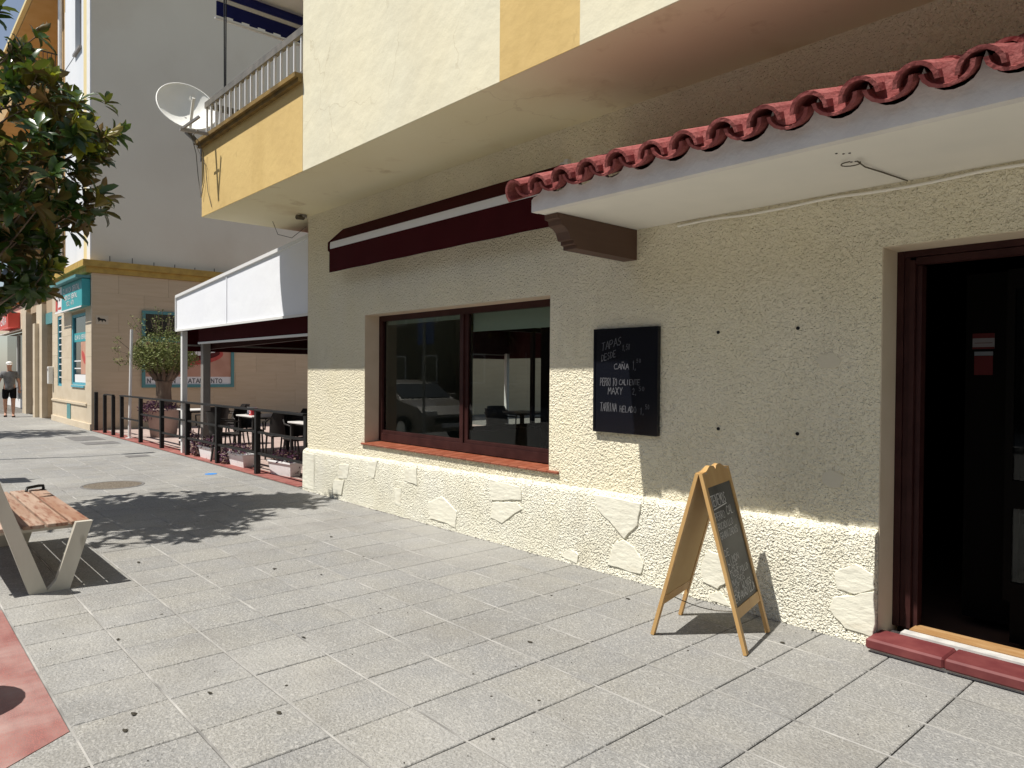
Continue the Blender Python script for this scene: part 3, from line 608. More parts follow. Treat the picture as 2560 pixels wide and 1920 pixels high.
B('sticker_print', 'dim_red', st_, (-1.325, -1.215, 4.794, 4.7955, 1.727, 1.755), (-1.325, -1.215, 4.794, 4.7955, 1.665, 1.676), (-1.315, -1.225, 4.794, 4.7955, 1.698, 1.701))
B('sticker', 'dim_red', rb, (-1.315, -1.222, 4.796, 4.7985, 1.515, 1.625))
B('sticker', 'print_grey', rb, (-1.315, -1.222, 4.796, 4.7985, 1.627, 1.65))
stp = B('door_step', 'mortar_white', rb, (DX0 + .015, -.34, 4.075, 4.385, .0, .018), (DX0 + .015, -.34, 4.26, 4.385, .018, .044))
for k in range(3):
    a = DX0 - .002 + k * .385
    MB().bev(a, a + .383, 4.045, 4.255, .020, .078, .010).build('step_tile', 'step_red', stp)
B('marble_strip', 'marble', rb, (DX0 + .1, -.36, 4.262, 4.33, .045, .084))
B('threshold_board', 'gold_wood', rb, (DX0 + .12, -.36, 4.335, 4.46, .045, .088))
# interior shell
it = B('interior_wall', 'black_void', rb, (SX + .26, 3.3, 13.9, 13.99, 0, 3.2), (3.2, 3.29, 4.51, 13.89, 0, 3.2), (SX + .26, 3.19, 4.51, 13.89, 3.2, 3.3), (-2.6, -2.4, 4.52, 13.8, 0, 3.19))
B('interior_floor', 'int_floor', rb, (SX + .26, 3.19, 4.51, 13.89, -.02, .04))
sw_ = B('side_window', 'frame', rb, (SX + .05, SX + .12, 6.7, 6.78, .62, 2.25), (SX + .05, SX + .12, 9.52, 9.6, .62, 2.25), (SX + .05, SX + .12, 8.06, 8.11, .62, 2.25), (SX + .05, SX + .12, 6.78, 9.52, .62, .70), (SX + .05, SX + .12, 6.78, 9.52, 2.18, 2.25))
B('inner_column', 'frame', rb, (-7.4, -7.2, 7.2, 7.4, .04, 3.2))

# cables, pipe ------------------------------------------------------------
pc = thing('soffit_pipe_stub', 'short capped grey pipe end under the overhang at the corner', 'pipe', (-8.5, 4.16, 3.45))
MB().tube([(-8.52, 4.10, 3.484), (-8.52, 4.10, 3.45)], .045, 12).build('collar', 'grey_metal', pc)
MB().tube([(-8.52, 4.10, 3.45), (-8.50, 4.0, 3.44)], .03, 10).build('spout', 'cable_dark', pc)
mb = MB(); pts = []
for k in range(40):
    x = -2.95 + k * .08; pts.append((x, YW - .018 + .004 * math.sin(k * 1.3), 2.532 + .006 * math.sin(k * .6)))
mb.tube(pts, .009, 6); link('white_wall_cable', mb.mesh('white_wall_cable', 'cable_white'), None, label='white cable clipped along the top of the wall under the tiled canopy', cat='cable')
# ================================================================== CANOPY
cp = thing('tiled_canopy', 'projecting white canopy edged with red roof tiles above the door', 'canopy', (-2, 3.7, 2.6))
CX0 = -3.44; FY = 3.25; SZ = 2.563
pitch = .222
NT = 20
def roofz(y): return 2.675 + (y - 3.165) * .36
# slab under-side, and fascia scalloped under the pans
B('slab', 'soffit_white', cp, (CX0 + .002, 1.0, FY + .06, YW - .001, SZ, SZ + .06))
poly = [(CX0, SZ - .002), (1.0, SZ - .002), (1.0, 2.70)]
xx = 1.0
pans = [CX0 + .02 + k * pitch for k in range(NT)]
for px in reversed(pans):
    if px > .95: continue
    poly.append((min(px + pitch / 2, 1.0), 2.775))
    for k in range(9):
        a = PI * k / 8; X = px + .098 * math.cos(a)
        if X > CX0 + .001: poly.append((X, 2.740 - .084 * math.sin(a)))
poly.append((CX0, 2.72 if pans[0] - .098 > CX0 else 2.64))
MB().prism(poly, 'y', FY + .058, FY).build('fascia', 'mortar_white', cp)
mb = MB(); mb.add([(CX0 + .02, FY + .05, 2.615), (1, FY + .05, 2.615), (1, YW - .002, 3.02), (CX0 + .02, YW - .002, 3.02), (CX0 + .02, YW - .002, 2.62), (1, YW - .002, 2.62)], [(3, 2, 1, 0), (0, 1, 5, 4), (0, 4, 3), (1, 2, 5)])
mb.build('roof_deck', 'mortar_white', cp)
def tile_mesh(name, up, L=.43, r0=.088, r1=.075, th=.018, zs=1.0):
    mb = MB(); n = 9; rings = []
    for y, r in ((0, r0), (L, r1)):
        for rr in (r, r - th):
            rings.append([(rr * math.cos(PI * k / (n - 1)), y, (rr * zs) * math.sin(PI * k / (n - 1)) * (1 if up else -1)) for k in range(n)])
    vs = [v for rg in rings for v in rg]; o, i, o2, i2 = 0, n, 2 * n, 3 * n; fs = []
    for k in range(n - 1):
        fs += [(o + k, o + k + 1, o2 + k + 1, o2 + k), (i + k + 1, i + k, i2 + k, i2 + k + 1), (o + k + 1, o + k, i + k, i + k + 1), (o2 + k, o2 + k + 1, i2 + k + 1, i2 + k)]
    for k in (0, n - 1):
        q = (o + k, o2 + k, i2 + k, i + k); fs.append(q if (k == 0) else tuple(reversed(q)))
    if up is False: fs = [tuple(reversed(f)) for f in fs]
    return mb.add(vs, fs, False).mesh(name, 'rooftile')
cov, pan = tile_mesh('cover_tile', True), tile_mesh('pan_tile', False, r0=.101, r1=.088, zs=.76)
for row in range(3):
    yy = 3.165 + row * .36
    for k in range(NT):
        sl = Matrix.Rotation(math.atan(.36), 4, 'X')
        jit = Matrix.Rotation(random.uniform(-.05, .05), 4, 'Y') @ Matrix.Rotation(random.uniform(-.02, .02), 4, 'Z')
        if pans[k] > .95: continue
        link('pan_tile', pan, cp, at=Matrix.Translation((pans[k], yy + random.uniform(-.010, .010), roofz(yy) + .048 + row * .004 + random.uniform(-.004, .004))) @ sl @ jit)
        jit = Matrix.Rotation(random.uniform(-.05, .05), 4, 'Y') @ Matrix.Rotation(random.uniform(-.02, .02), 4, 'Z')
        link('cover_tile', cov, cp, at=Matrix.Translation((pans[k] + pitch / 2, yy + random.uniform(-.016, .016), roofz(yy) + .012 + row * .004 + random.uniform(-.006, .006))) @ sl @ jit)
inf = MB().prism([(.082 * math.cos(PI * k / 10), -.062 * math.sin(PI * k / 10)) for k in range(11)] + [(-.03, .022), (.03, .022)], 'y', .012, 0).mesh('tile_infill', 'rooftile')
for k in range(NT):
    if pans[k] < .9: link('tile_infill', inf, cp, at=Matrix.Translation((pans[k], 3.165 + random.uniform(.035, .06), roofz(3.2) + .048)) @ Matrix.Rotation(random.uniform(-.08, .08), 4, 'Y'))
# half cover at the left end, turned down
link('cover_tile', cov, cp, at=Matrix.Translation((pans[0] - .075, 3.15, roofz(3.15) + .010)) @ Matrix.Rotation(math.atan(.36), 4, 'X') @ Matrix.Rotation(R_(-32), 4, 'Y'))
# corbel
cb = thing('wooden_corbel', 'dark brown carved bracket under the left end of the tiled canopy', 'bracket', (-3.35, 4.0, 2.4))
prof = [(YW, SZ - .003), (3.37, SZ - .003), (3.37, SZ - .035), (3.40, SZ - .04), (3.41, SZ - .075), (3.445, SZ - .085), (3.475, SZ - .11), (3.49, SZ - .145), (3.495, SZ - .16), (3.525, SZ - .162), (3.525, SZ - .185), (3.55, SZ - .19), (3.55, SZ - .215), (YW, SZ - .222)]
MB().prism(prof, 'x', CX0 + .002, CX0 + .122).build('body', 'corbel', cb)
# cable loop hanging from the canopy soffit
cl = thing('loose_lamp_cable', 'grey cable with coiled end stapled under the canopy soffit', 'cable', (-1.53, 3.6, 2.55))
c0 = Vector((-1.53, 3.60, SZ - .006)); pts = [c0 + Vector((.045 * math.cos(a), .04 * math.sin(a), -.012)) for a in [k * .5 for k in range(11)]]
MB().tube(pts, .0032, 5).build('coil', 'cable_dark', cl)
MB().tube([c0 + Vector((.04, -.02, -.012)), c0 + Vector((.02, .12, -.008)), (-1.50, 3.9, SZ - .007), (-1.47, 4.17, SZ - .008)], .0038, 5).build('lead', 'cable_dark', cl)
mb = MB()
for d in ((0, -.16), (.02, -.13), (.045, -.12), (-.01, .03), (.01, .035)): mb.tube([(c0.x + d[0], c0.y + d[1], SZ - .003), (c0.x + d[0], c0.y + d[1], SZ + .01)], .006, 6)
mb.build('drill_hole', 'black_metal', cl)

# ================================================================== BURGUNDY AWNING
ba = thing('burgundy_window_awning', 'retracted burgundy cassette awning with white bar above the big window', 'awning', (-5.8, 4.1, 2.9))
ax0, ax1 = -7.66, -4.03
MB().prism([(4.198, 3.20), (4.198, 3.05), (4.03, 2.95), (4.01, 3.01)], 'x', ax0, ax1).build('rolled_canvas', 'burgundy', ba)
MB().prism([(4.029, 3.012), (4.005, 3.012), (4.000, 2.985), (4.0, 2.935), (4.029, 2.935)], 'x', ax0 + .03, ax1).build('front_bar', 'alu', ba)
mb = MB(); n = 40
for i in range(n):
    x = ax0 + (ax1 - ax0) * i / n; x2 = ax0 + (ax1 - ax0) * (i + 1) / n
    g = lambda x: .006 * math.sin(x * 9)
    mb.add([(x, 4.008, 2.934), (x2, 4.008, 2.934), (x2, 4.006 + g(x2), 2.665), (x, 4.006 + g(x), 2.665)], [(0, 3, 2, 1)], True)
    mb.add([(x, 4.013, 2.934), (x2, 4.013, 2.934), (x2, 4.011 + g(x2), 2.665), (x, 4.011 + g(x), 2.665)], [(0, 1, 2, 3)], True)
mb.build('valance', 'burgundy', ba)
MB().prism([(4.198, 3.20), (4.198, 2.99), (4.03, 2.90), (4.0, 2.92), (4.0, 3.015)], 'x', ax0 - .025, ax0).build('end_cap', 'burgundy', ba)
br = thing('wall_bracket', 'small cream metal bracket on the wall above the first roof tiles', 'bracket', (-4.0, 4.2, 3.15))
B('plate', 'alu', br, (-4.03, -3.99, 4.16, 4.199, 3.08, 3.22)); B('arm', 'alu', br, (-4.08, -4.03, 4.165, 4.19, 3.19, 3.205))

# ================================================================== WALL BOARD
wb = thing('wall_menu_board', 'glossy black menu board with chalk prices hung beside the window', 'menu board', (-3.4, 4.19, 1.06))
bx0, bx1, bz0, bz1 = -3.70, -3.095, 1.065, 1.848
MB().bev(bx0, bx1, YW - .030, YW - .001, bz0, bz1, .003).build('panel', 'gloss_black', wb)
B('rim', 'gloss_black', wb, (bx0, bx0 + .018, YW - .036, YW - .0305, bz0, bz1), (bx1 - .018, bx1, YW - .036, YW - .0305, bz0, bz1), (bx0 + .018, bx1 - .018, YW - .036, YW - .0305, bz0, bz0 + .018), (bx0 + .018, bx1 - .018, YW - .036, YW - .0305, bz1 - .018, bz1))
Pb = lambda u, v, n: (bx0 + u, YW - .0305 - n, bz0 + v)
def bw(t, px0, px1, pyb, pyt, rise=0, lw=.0042):   # measured on the enlarged crop of the photo
    s_ = .605 / 775; write(mb, t, Pb, (px0 - 155) * s_, .783 - (pyb - 190) * (.783 / 1300), (pyb - pyt) * (.783 / 1300), (px1 - px0) * s_, lw, .05, .035, rise=rise)
mb = MB()
bw('TAPAS', 255, 510, 470, 375, .25); bw('1,50', 515, 610, 470, 400, .1, .003); bw('DESDE', 255, 440, 600, 520, .25)
bw('CANA', 415, 600, 700, 630); bw('~', 510, 545, 615, 600); bw('1,', 640, 690, 700, 600); bw('50', 685, 745, 620, 575, 0, .003)
bw('PERRITO', 240, 455, 905, 810); bw('CALIENTE', 480, 730, 890, 825); bw('MAXY', 340, 530, 1010, 925); bw('2,', 640, 710, 1005, 930); bw('50', 715, 790, 960, 910, 0, .003)
bw('TARRINA', 245, 455, 1225, 1120); bw('HELADO', 490, 690, 1225, 1150); bw('1,', 735, 790, 1240, 1160); bw('50', 790, 845, 1175, 1120, 0, .003)
mb.build('chalk_writing', 'chalk_dim', wb)

# ================================================================== A-BOARD
ab = thing('pavement_chalkboard', 'wooden folding pavement sign with chalk menu standing beside the door', 'sandwich board', (-2.3, 3.6, 0))
wv = Vector((-.23, .973, 0)).normalized(); pvv = Vector((.973, .23, 0)).normalized(); R0 = Vector((-2.262, 3.425, 0)); HB = .955; WB_ = .455
def panel(sgn):
    top = R0 + Vector((0, 0, HB)) + pvv * (.010 * sgn); foot = R0 + pvv * (.268 * sgn)
    L_ = (foot - top).length; d = (foot - top).normalized(); nrm = (wv.cross(d) * (1 if wv.cross(d).dot(pvv) * sgn > 0 else -1)).normalized()
    return top, d, nrm, L_
def boxs(mb, P, s0, s1, t0, t1, n0, n1):
    vs = [P(s, t, n) for n in (n0, n1) for s, t in ((s0, t0), (s1, t0), (s1, t1), (s0, t1))]
    v = [Vector(x) for x in vs]; fs = [(3, 2, 1, 0), (4, 5, 6, 7), (0, 1, 5, 4), (1, 2, 6, 5), (2, 3, 7, 6), (3, 0, 4, 7)]
    if (v[1] - v[0]).cross(v[3] - v[0]).dot(v[4] - v[0]) < 0: fs = [tuple(reversed(f)) for f in fs]
    mb.add(vs, fs)
for sgn in (1, -1):
    top, d, nrm, L_ = panel(sgn)
    P = lambda s, t, n, top=top, d=d, nrm=nrm: top + d * s + wv * t + nrm * n
    for t0 in (0, WB_ - .034):
        mb = MB(); boxs(mb, P, .0, L_ - .004, t0, t0 + .034, -.010, .010); mb.build('leg', 'pine', ab)
    mb = MB(); boxs(mb, P, .745, .80, .0345, WB_ - .0345, -.008, .008); mb.build('bottom_rail', 'pine', ab)
    # crest rail with wavy top
    pts = [(.085, .0345), (.085, WB_ - .0345)]; crest = []
    for k in range(25):
        t = WB_ - .0345 - (WB_ - .069) * k / 24; q = abs(t - WB_ / 2) / (WB_ / 2)
        z = -.028 + .030 * q ** 1.5 + .007 * math.cos(q * 9)
        if abs(t - WB_ / 2) < .012: z += .018
        crest.append((z, t))
    poly = pts + crest; m = len(poly)
    vs = [P(s, t, -.009) for s, t in poly] + [P(s, t, .009) for s, t in poly]
    fs = [tuple(range(m)), tuple(range(2 * m - 1, m - 1, -1))] + [(i, m + i, m + (i + 1) % m, (i + 1) % m) for i in range(m)]
    bm = bmesh.new(); vv = [bm.verts.new(v) for v in vs]
    for f in fs: bm.faces.new([vv[i] for i in f])
    bmesh.ops.recalc_face_normals(bm, faces=bm.faces[:]); mb = MB(); mb.frombm(bm); mb.build('top_rail', 'pine', ab)
    mb = MB(); boxs(mb, P, .086, .744, .035, WB_ - .035, -.001, .003); mb.build('chalkboard', 'slate', ab)
    mb = MB(); boxs(mb, P, .086, .744, .035, WB_ - .035, -.006, -.0015); mb.build('backing', 'hardboard', ab)
    if sgn == 1:
        # u runs along the width (near stile -> far stile), v up the board
        Pw = lambda u, v, n, P=P: P(.744 - v, .035 + u, .003 + n)
        mb = MB(); Wd = WB_ - .07; Hh = .658
        def aw_(t, f0, f1, fy, h, lw=.004): write(mb, t, Pw, f0 * Wd, (1 - fy) * Hh, h, (f1 - f0) * Wd, lw, .05, .04)
        aw_('TENEMOS', .03, .66, .165, .060, .0055); 
        q = [(.06, .815), (.64, .83), (.64, .820), (.06, .805)]; mb.add([Pw(a * Wd, b * Hh, .0015) for a, b in q], [(0, 1, 2, 3)])
        mb.build('chalk_heading', 'chalk', ab); mb = MB()
        aw_('PERRO', .04, .46, .285, .042); aw_('CAL.', .55, .95, .275, .048, .005); aw_('BOCADILLO', .06, .72, .365, .036); aw_('GRANIZADOS', .06, .84, .445, .038)
        aw_('DE:', .06, .36, .585, .036); aw_('LIMON', .08, .62, .655, .034); aw_('CAFE', .08, .50, .715, .036); aw_('TACOS POLLO', .08, .88, .775, .034); aw_('NACHOS', .08, .64, .835, .034)
        aw_('HOT WINGS', .08, .86, .90, .034); aw_('EMPANADILLA', .04, .95, .965, .040, .005)
        mb.build('chalk_writing', 'chalk', ab)
a_ = panel(-1); b_ = panel(1)
p1 = a_[0] + a_[1] * .80 + wv * .2; p2 = b_[0] + b_[1] * .80 + wv * .2
mb = MB(); mb.tube([p1.lerp(p2, t / 8) + Vector((0, 0, -.035 * math.sin(PI * t / 8))) for t in range(9)], .0028, 5); mb.build('stay_cord', 'cable_dark', ab)
for h in (.06, WB_ - .06):
    p = R0 + Vector((0, 0, HB - .004)) + wv * h; mb = MB(); mb.bar(p - pvv * .022, p + pvv * .022, .03, .004); mb.build('hinge', 'grey_metal', ab)

# ================================================================== BENCH
bn = thing('street_bench', 'slatted hardwood bench on V shaped steel legs facing the restaurant', 'bench', (-6.6, .9, 0))
def vleg(x):
    t = .052
    fr = MB().prism([(.905, .0), (1.035, .0), (1.175, .452), (1.075, .452), (.955, .07), (.905, .012)], 'x', x - t, x)
    bk = MB().prism([(.80, .0), (.904, .0), (.904, .012), (.665, .70), (.575, .98), (.495, .98), (.585, .70)], 'x', x - t, x)
    l = fr.build('leg', 'bench_steel', bn); bk.build('back_leg', 'bench_steel', bn)
vleg(-5.695); vleg(-7.42)
for y in (.50, .635, .775, .915, 1.055):
    mb = MB(); e = 1.170 if y > 1 else y + .125
    mb.bev(-7.52, -5.76 if y > .7 else -5.76, y, min(y + .125, e), .425, .452, .004); mb.build('seat_slat', 'bench_wood', bn)
for k in range(3):
    z = .62 + k * .125; yo = .62 - (z - .6) * .33
    mb = MB(); mb.bar((-7.52, yo + .045, z), (-5.76, yo + .045, z), .022, .115, (0, -.33, 1)); mb.build('back_slat', 'bench_wood', bn)
for x in (-5.83, -7.38): B('seat_bearer', 'bench_steel', bn, (x - .04, x, .50, 1.16, .395, .4245))
mb = MB(); mb.tube([(-7.40, 1.02, .455), (-7.42, 1.03, .482), (-7.48, 1.12, .485), (-7.51, 1.16, .480), (-7.49, 1.16, .455)], .013, 8); mb.build('armrest', 'black_metal', bn)

# litter bin whose shadow falls on the red paving, sign, lamp post
lb = thing('litter_bin', 'round dark litter bin on the red paving at the kerb side', 'bin', (-4.07, .07, 0))
MB().lathe([(.0, 0), (.19, 0), (.22, .5), (.19, .5), (.17, .06), (0, .06)], (-4.07, .07), 24).build('body', 'black_metal', lb)
B('stand', 'black_metal', lb, (-4.30, -4.27, .05, .09, 0, .52), (-3.87, -3.84, .05, .09, 0, .52))
sg = thing('road_sign', 'blue square parking sign on a thin galvanised post', 'sign', (-12.2, .30, 0))
MB().cyl((-12.2, .30), .03, 0, 2.75, 10).build('post', 'galv', sg)
mb = MB(); mb.bev(-12.48, -11.92, .262, .268, 2.1, 2.72, .002); pl_ = mb.build('plate', 'sign_blue', sg)
mb = MB(); write(mb, 'P', lambda u, v, n: (-12.33 + u, .2615 - n, 2.24 + v), 0, 0, .34, .26, .06); mb.build('letter', 'print_white', pl_)
lp = thing('street_lamp', 'tall grey street lamp at the kerb beyond the magnolia', 'street lamp', (-15.2, .15, 0))
MB().tube([(-15.2, .15, 0), (-15.2, .15, 5.2)], [.06, .04], 12).build('pole', 'galv', lp)
MB().tube([(-15.2, .15, 5.1), (-15.2, .5, 5.3), (-15.2, 1.0, 5.35)], .028, 8).build('arm', 'galv', lp)
MB().bev(-15.28, -15.12, .75, 1.25, 5.28, 5.38, .02).build('lamp_head', 'grey_metal', lp)

# ground covers
mh = thing('manhole_cover', 'round gravel filled manhole cover in the pavement beyond the tree shadow', 'manhole cover', (-10.5, 2.4, 0))
MB().lathe([(0, .004), (.335, .004), (.34, .0035)], (-10.5, 2.4), 40).build('gravel_fill', 'manhole', mh)
MB().lathe([(.34, .001), (.342, .006), (.372, .006), (.376, .0)], (-10.5, 2.4), 40).build('ring', 'drain', mh)
mb = MB(); mb.box(-18.75, -17.6, 3.3, 3.88, .001, .005); link('service_cover', mb.mesh('service_cover', 'drain'), None, label='large worn rectangular cover in the pavement by the fence gate', cat='service cover')
mb = MB(); mb.box(-17.1, -16.5, 3.3, 3.92, .001, .005); link('service_cover', mb.mesh('service_cover', 'drain'), None, label='smaller rectangular cover just in front of the large one', cat='service cover')
mb = MB(); mb.box(-14.0, -13.7, 3.38, 3.73, .001, .005); link('service_cover', mb.mesh('service_cover', 'drain'), None, label='small square cover nearest the manhole beside the fence', cat='service cover')
pts = [(-10.77 + .085 * math.cos(2 * PI * k / 18) * (1 + .08 * math.sin(3 * k)), 3.75 + .085 * math.sin(2 * PI * k / 18)) for k in range(18)]
mb = MB(); mb.prism(pts, 'z', .001, .0035); link('floor_sticker', mb.mesh('floor_sticker', 'blue_mark'), None, label='round blue sticker on the pavement in front of the planters', cat='sticker')
cL = lambda u, v: (u * .5787, 1200 + v * .5787)
scr = [(cL(510, 690), 'scrap lying on a joint below the bench'), (cL(1310, 682), 'scrap on a pavement joint near the middle'), (cL(580, 1015), 'larger scrap near the lower left corner'), (cL(905, 922), 'scrap right of the red paving'),
  (cL(540, 1085), 'faint scrap beside the lower left joint'), (cL(1205, 1010), 'tiny scrap in the lower foreground'), (cL(1185, 385), 'scrap between the bench and the window wall'), (cL(600, 358), 'scrap just right of the bench shadow'),
  (cL(1430, 247), 'tiny scrap below the big window'), (cL(1388, 410), 'thin scrap in the middle of the pavement'), (kr(75, 702), 'scrap left of the pavement sign'), (kr(500, 515), 'scrap behind the left foot of the pavement sign'), (kr(1168, 705), 'scrap right of the pavement sign')]
random.seed(21)
for (p, t) in scr:
    c = PG(*p, 0); r = random.uniform(.012, .024); a0 = random.uniform(0, 3); mb = MB(); n = 7; vs = []
    for k in range(n):
        a = 2 * PI * k / n; q = r * random.uniform(.5, 1.1); vs.append((c.x + q * math.cos(a) * 1.3, c.y + q * math.sin(a) * .8, .002 + random.uniform(0, .006)))
    vs.append((c.x, c.y, .009)); mb.add(vs, [(k, (k + 1) % n, n) for k in range(n)])
    link('leaf_scrap', mb.mesh('leaf_scrap', 'litter'), None, label='dark leaf ' + t, cat='leaf scrap', group='dark scraps on the pavement')

mb = MB(); rg = random.Random(11)
for _ in range(900):
    if rg.random() < .55: x, y = rg.uniform(-8.5, -1.2), YP - abs(rg.gauss(0, .018)) - .006
    else: x, y = rg.uniform(-9, .2), rg.uniform(.7, 4.1)
    r = rg.uniform(.0015, .0045) if rg.random() < .93 else rg.uniform(.005, .009); a = rg.uniform(0, 6)
    if YP - y < .03 or r < .005: vs = [(x + r * math.cos(a + k * 2.1), y + r * math.sin(a + k * 2.1), .0015) for k in range(3)] + [(x, y, .002 + r)]; mb.add(vs, [(0, 1, 3), (1, 2, 3), (2, 0, 3)])
    else: mb.add([(x + r * math.cos(a + k), y + r * math.sin(a + k), .0022) for k in range(6)], [(0, 1, 2, 3, 4, 5)])
link('grit', mb.mesh('grit', 'litter'), None, kind='stuff', label='fine dark grit and chewing gum specks on the pavement', cat='grit')
# ================================================================== SATELLITE DISH
sdh = thing('satellite_dish', 'pale oval satellite dish clamped to the balcony corner', 'satellite dish', (-9.6, 3.1, 4.4))
DC = Vector((-9.83, 3.10, 4.89)); nrm = Vector((.86, -.10, .50)).normalized()
ax_u = Vector((0, 0, 1)); ax_v = (ax_u - nrm * ax_u.dot(nrm)).normalized(); ax_u = ax_v.cross(nrm).normalized()
a_maj, a_min = .40, .36
mb = MB(); rings = 7; n = 36; vs = []; 
for side in (0, 1):
    for i in range(rings + 1):
        r = i / rings
        for k in range(n):
            a = 2 * PI * k / n; p = DC + ax_u * (a_min * r * math.cos(a)) + ax_v * (a_maj * r * math.sin(a)) + nrm * ((.15 * r * r - .07) - .006 * side)
            vs.append(p)
fs = []
m = (rings + 1) * n
for i in range(rings):
    for k in range(n):
        q = (i * n + k, i * n + (k + 1) % n, (i + 1) * n + (k + 1) % n, (i + 1) * n + k); fs.append(q); fs.append(tuple(m + x for x in reversed(q)))
mb.add(vs, fs, True); mb.build('reflector', 'dish', sdh)
rim = [DC + ax_u * (a_min * math.cos(2 * PI * k / n)) + ax_v * (a_maj * math.sin(2 * PI * k / n)) + nrm * .079 for k in range(n + 1)]
MB().tube(rim, .009, 6, False).build('rim', 'dish', sdh)
lo = DC - ax_v * a_maj * .98 + nrm * .03; ln = DC - ax_v * .20 + nrm * .40
MB().bar(lo, ln, .032, .032).build('feed_arm', 'dish', sdh)
tb = MB(); tb.tube([ln - nrm * .05 + ax_v * .02, ln - nrm * .05 + ax_v * .02 - (nrm * .7 - ax_v * .5).normalized() * -.02], .03, 10); tb.tube([ln + ax_v * .03, ln + ax_v * .03 + (DC - ln).normalized() * .11], [.034, .026], 12); tb.build('receiver', 'dish', sdh)
mt = Vector((-9.50, 3.30, 4.50))
mb = MB(); mb.tube([DC - nrm * .08 - ax_v * .05, DC - nrm * .14 - ax_v * .25, Vector((-9.72, 3.22, 4.46)), Vector((-9.56, 3.22, 4.42))], .022, 8); mb.build('mount_arm', 'grey_metal', sdh)
mb = MB(); mb.bar(lo - nrm * .02, Vector((-9.70, 3.2, 4.47)), .05, .02); mb.build('bracket', 'cable_dark', sdh)
mb = MB(); mb.box(-9.60, -9.565, 3.20, 3.30, 4.2, 4.5); mb.build('wall_plate', 'grey_metal', sdh)
mb = MB(); mb.tube([lo + nrm * .02, (-9.60, 3.15, 4.3), (-9.58, 3.17, 4.0), (-9.50, 3.18, 3.72), (-9.42, 3.19, 3.9), (-9.38, 3.17, 4.25), (-9.40, 3.1, 4.42)], .0045, 5); mb.build('cable', 'cable_dark', sdh)
MB().tube([(-9.52, 3.1, 4.42), (-9.35, 3.18, 4.1), (-9.28, 3.19, 3.75), (-9.18, 3.2, 3.55)], .004, 5).build('cable', 'cable_dark', sdh)
# bracket arm added and shaped to throw a shadow on the parapet
an = thing('parapet_shadow_arm', 'grey metal bracket arm added beside the dish to throw the parapet shadow', 'bracket', (-9.2, 3.1, 4.5))
MB().bar((-9.10, 3.20, 4.42), (-9.10, 2.80, 4.40), .045, .03).build('arm', 'grey_metal', an)
MB().bar((-9.10, 2.82, 4.41), (-8.96, 2.98, 4.56), .032, .025).build('strut', 'grey_metal', an)
MB().tube([(-9.20, 2.98, 4.40), (-9.02, 2.98, 4.41)], .010, 6).build('crossbar', 'grey_metal', an)
mb = MB(); mb.tube([(-9.1, 3.95, 3.47), (-9.05, 4.0, 3.30), (-8.85, 4.1, 3.24), (-8.62, 4.18, 3.36)], .004, 5); link('hanging_cable', mb.mesh('hanging_cable', 'cable_dark'), None, label='thin cable drooping below the overhang at the building corner', cat='cable')

# ================================================================== TERRACE AWNING
ta = thing('terrace_awning', 'white fabric terrace shelter with burgundy valance sloping up to the restaurant', 'awning', (-11.3, 6, 2.2))
TY = 4.27
top = lambda x: 2.87 + (x + 14.05) * .0713
def sheet(name, P4, m, th=(0, .004, 0), n=14):
    mb = MB(); a, b, c, d = [Vector(p) for p in P4]; vs = []; 
    for j in range(5):
        for i in range(n + 1):
            t = i / n; s_ = j / 4; p = a.lerp(b, t).lerp(d.lerp(c, t), s_); vs.append(p)
    fs = [(j * (n + 1) + i, j * (n + 1) + i + 1, (j + 1) * (n + 1) + i + 1, (j + 1) * (n + 1) + i) for j in range(4) for i in range(n)]
    k = len(vs); t3 = Vector(th); vs2 = [v + t3 for v in vs]; mb.add(vs + vs2, fs + [tuple(k + i for i in reversed(f)) for f in fs], True); return mb.build(name, m, ta)
sheet('side_panel', [(-14.05, TY, 2.27), (-11.58, TY, 2.27), (-11.58, TY, top(-11.58)), (-14.05, TY, top(-14.05))], 'canvas_white')
sheet('side_panel', [(-11.555, TY, 2.27), (-8.63, TY, 2.27), (-8.63, TY, top(-8.63)), (-11.555, TY, top(-11.555))], 'canvas_white')
MB().bar((-11.567, TY - .006, 2.27), (-11.567, TY - .006, top(-11.57)), .03, .01, (0, 1, 0)).build('seam_strip', 'canvas_white', ta)
MB().bar((-14.06, TY - .012, 2.255), (-8.62, TY - .012, 2.255), .02, .035).build('hem_bar', 'alu', ta)
MB().bar((-14.06, TY - .012, top(-14.06) + .012), (-8.62, TY - .012, top(-8.62) + .012), .03, .05).build('edge_bar', 'alu', ta)
MB().bar((-14.06, TY - .01, 2.25), (-14.06, TY - .01, top(-14.05)), .03, .03).build('edge_bar', 'alu', ta)
sheet('roof_canvas', [(-14.06, TY + .02, top(-14.06)), (-8.62, TY + .02, top(-8.62)), (-8.62, 12.5, top(-8.62)), (-14.06, 12.5, top(-14.06))], 'burgundy', (0, 0, .006))
B('front_valance', 'burgundy', ta, (-13.35, -8.63, TY + .16, TY + .166, 2.03, 2.30)); MB().bar((-13.35, TY + .16, 2.01), (-8.63, TY + .16, 2.01), .03, .035).build('valance_bar', 'alu', ta)
B('side_valance', 'burgundy', ta, (-14.05, -14.04, TY + .1, 12.5, 1.88, 2.9)); MB().bar((-14.03, TY + .1, 1.99), (-14.03, 12.4, 1.99), .03, .03).build('valance_bar', 'grey_metal', ta)
B('rear_valance', 'burgundy', ta, (-14.04, -8.63, 12.5, 12.51, 1.9, 3.25))
for k in range(4):
    y = 5.2 + k * 2.2; MB().bar((-14.0, y, top(-14) - .05), (-8.64, y, top(-8.64) - .05), .06, .05).build('rafter', 'frame', ta)
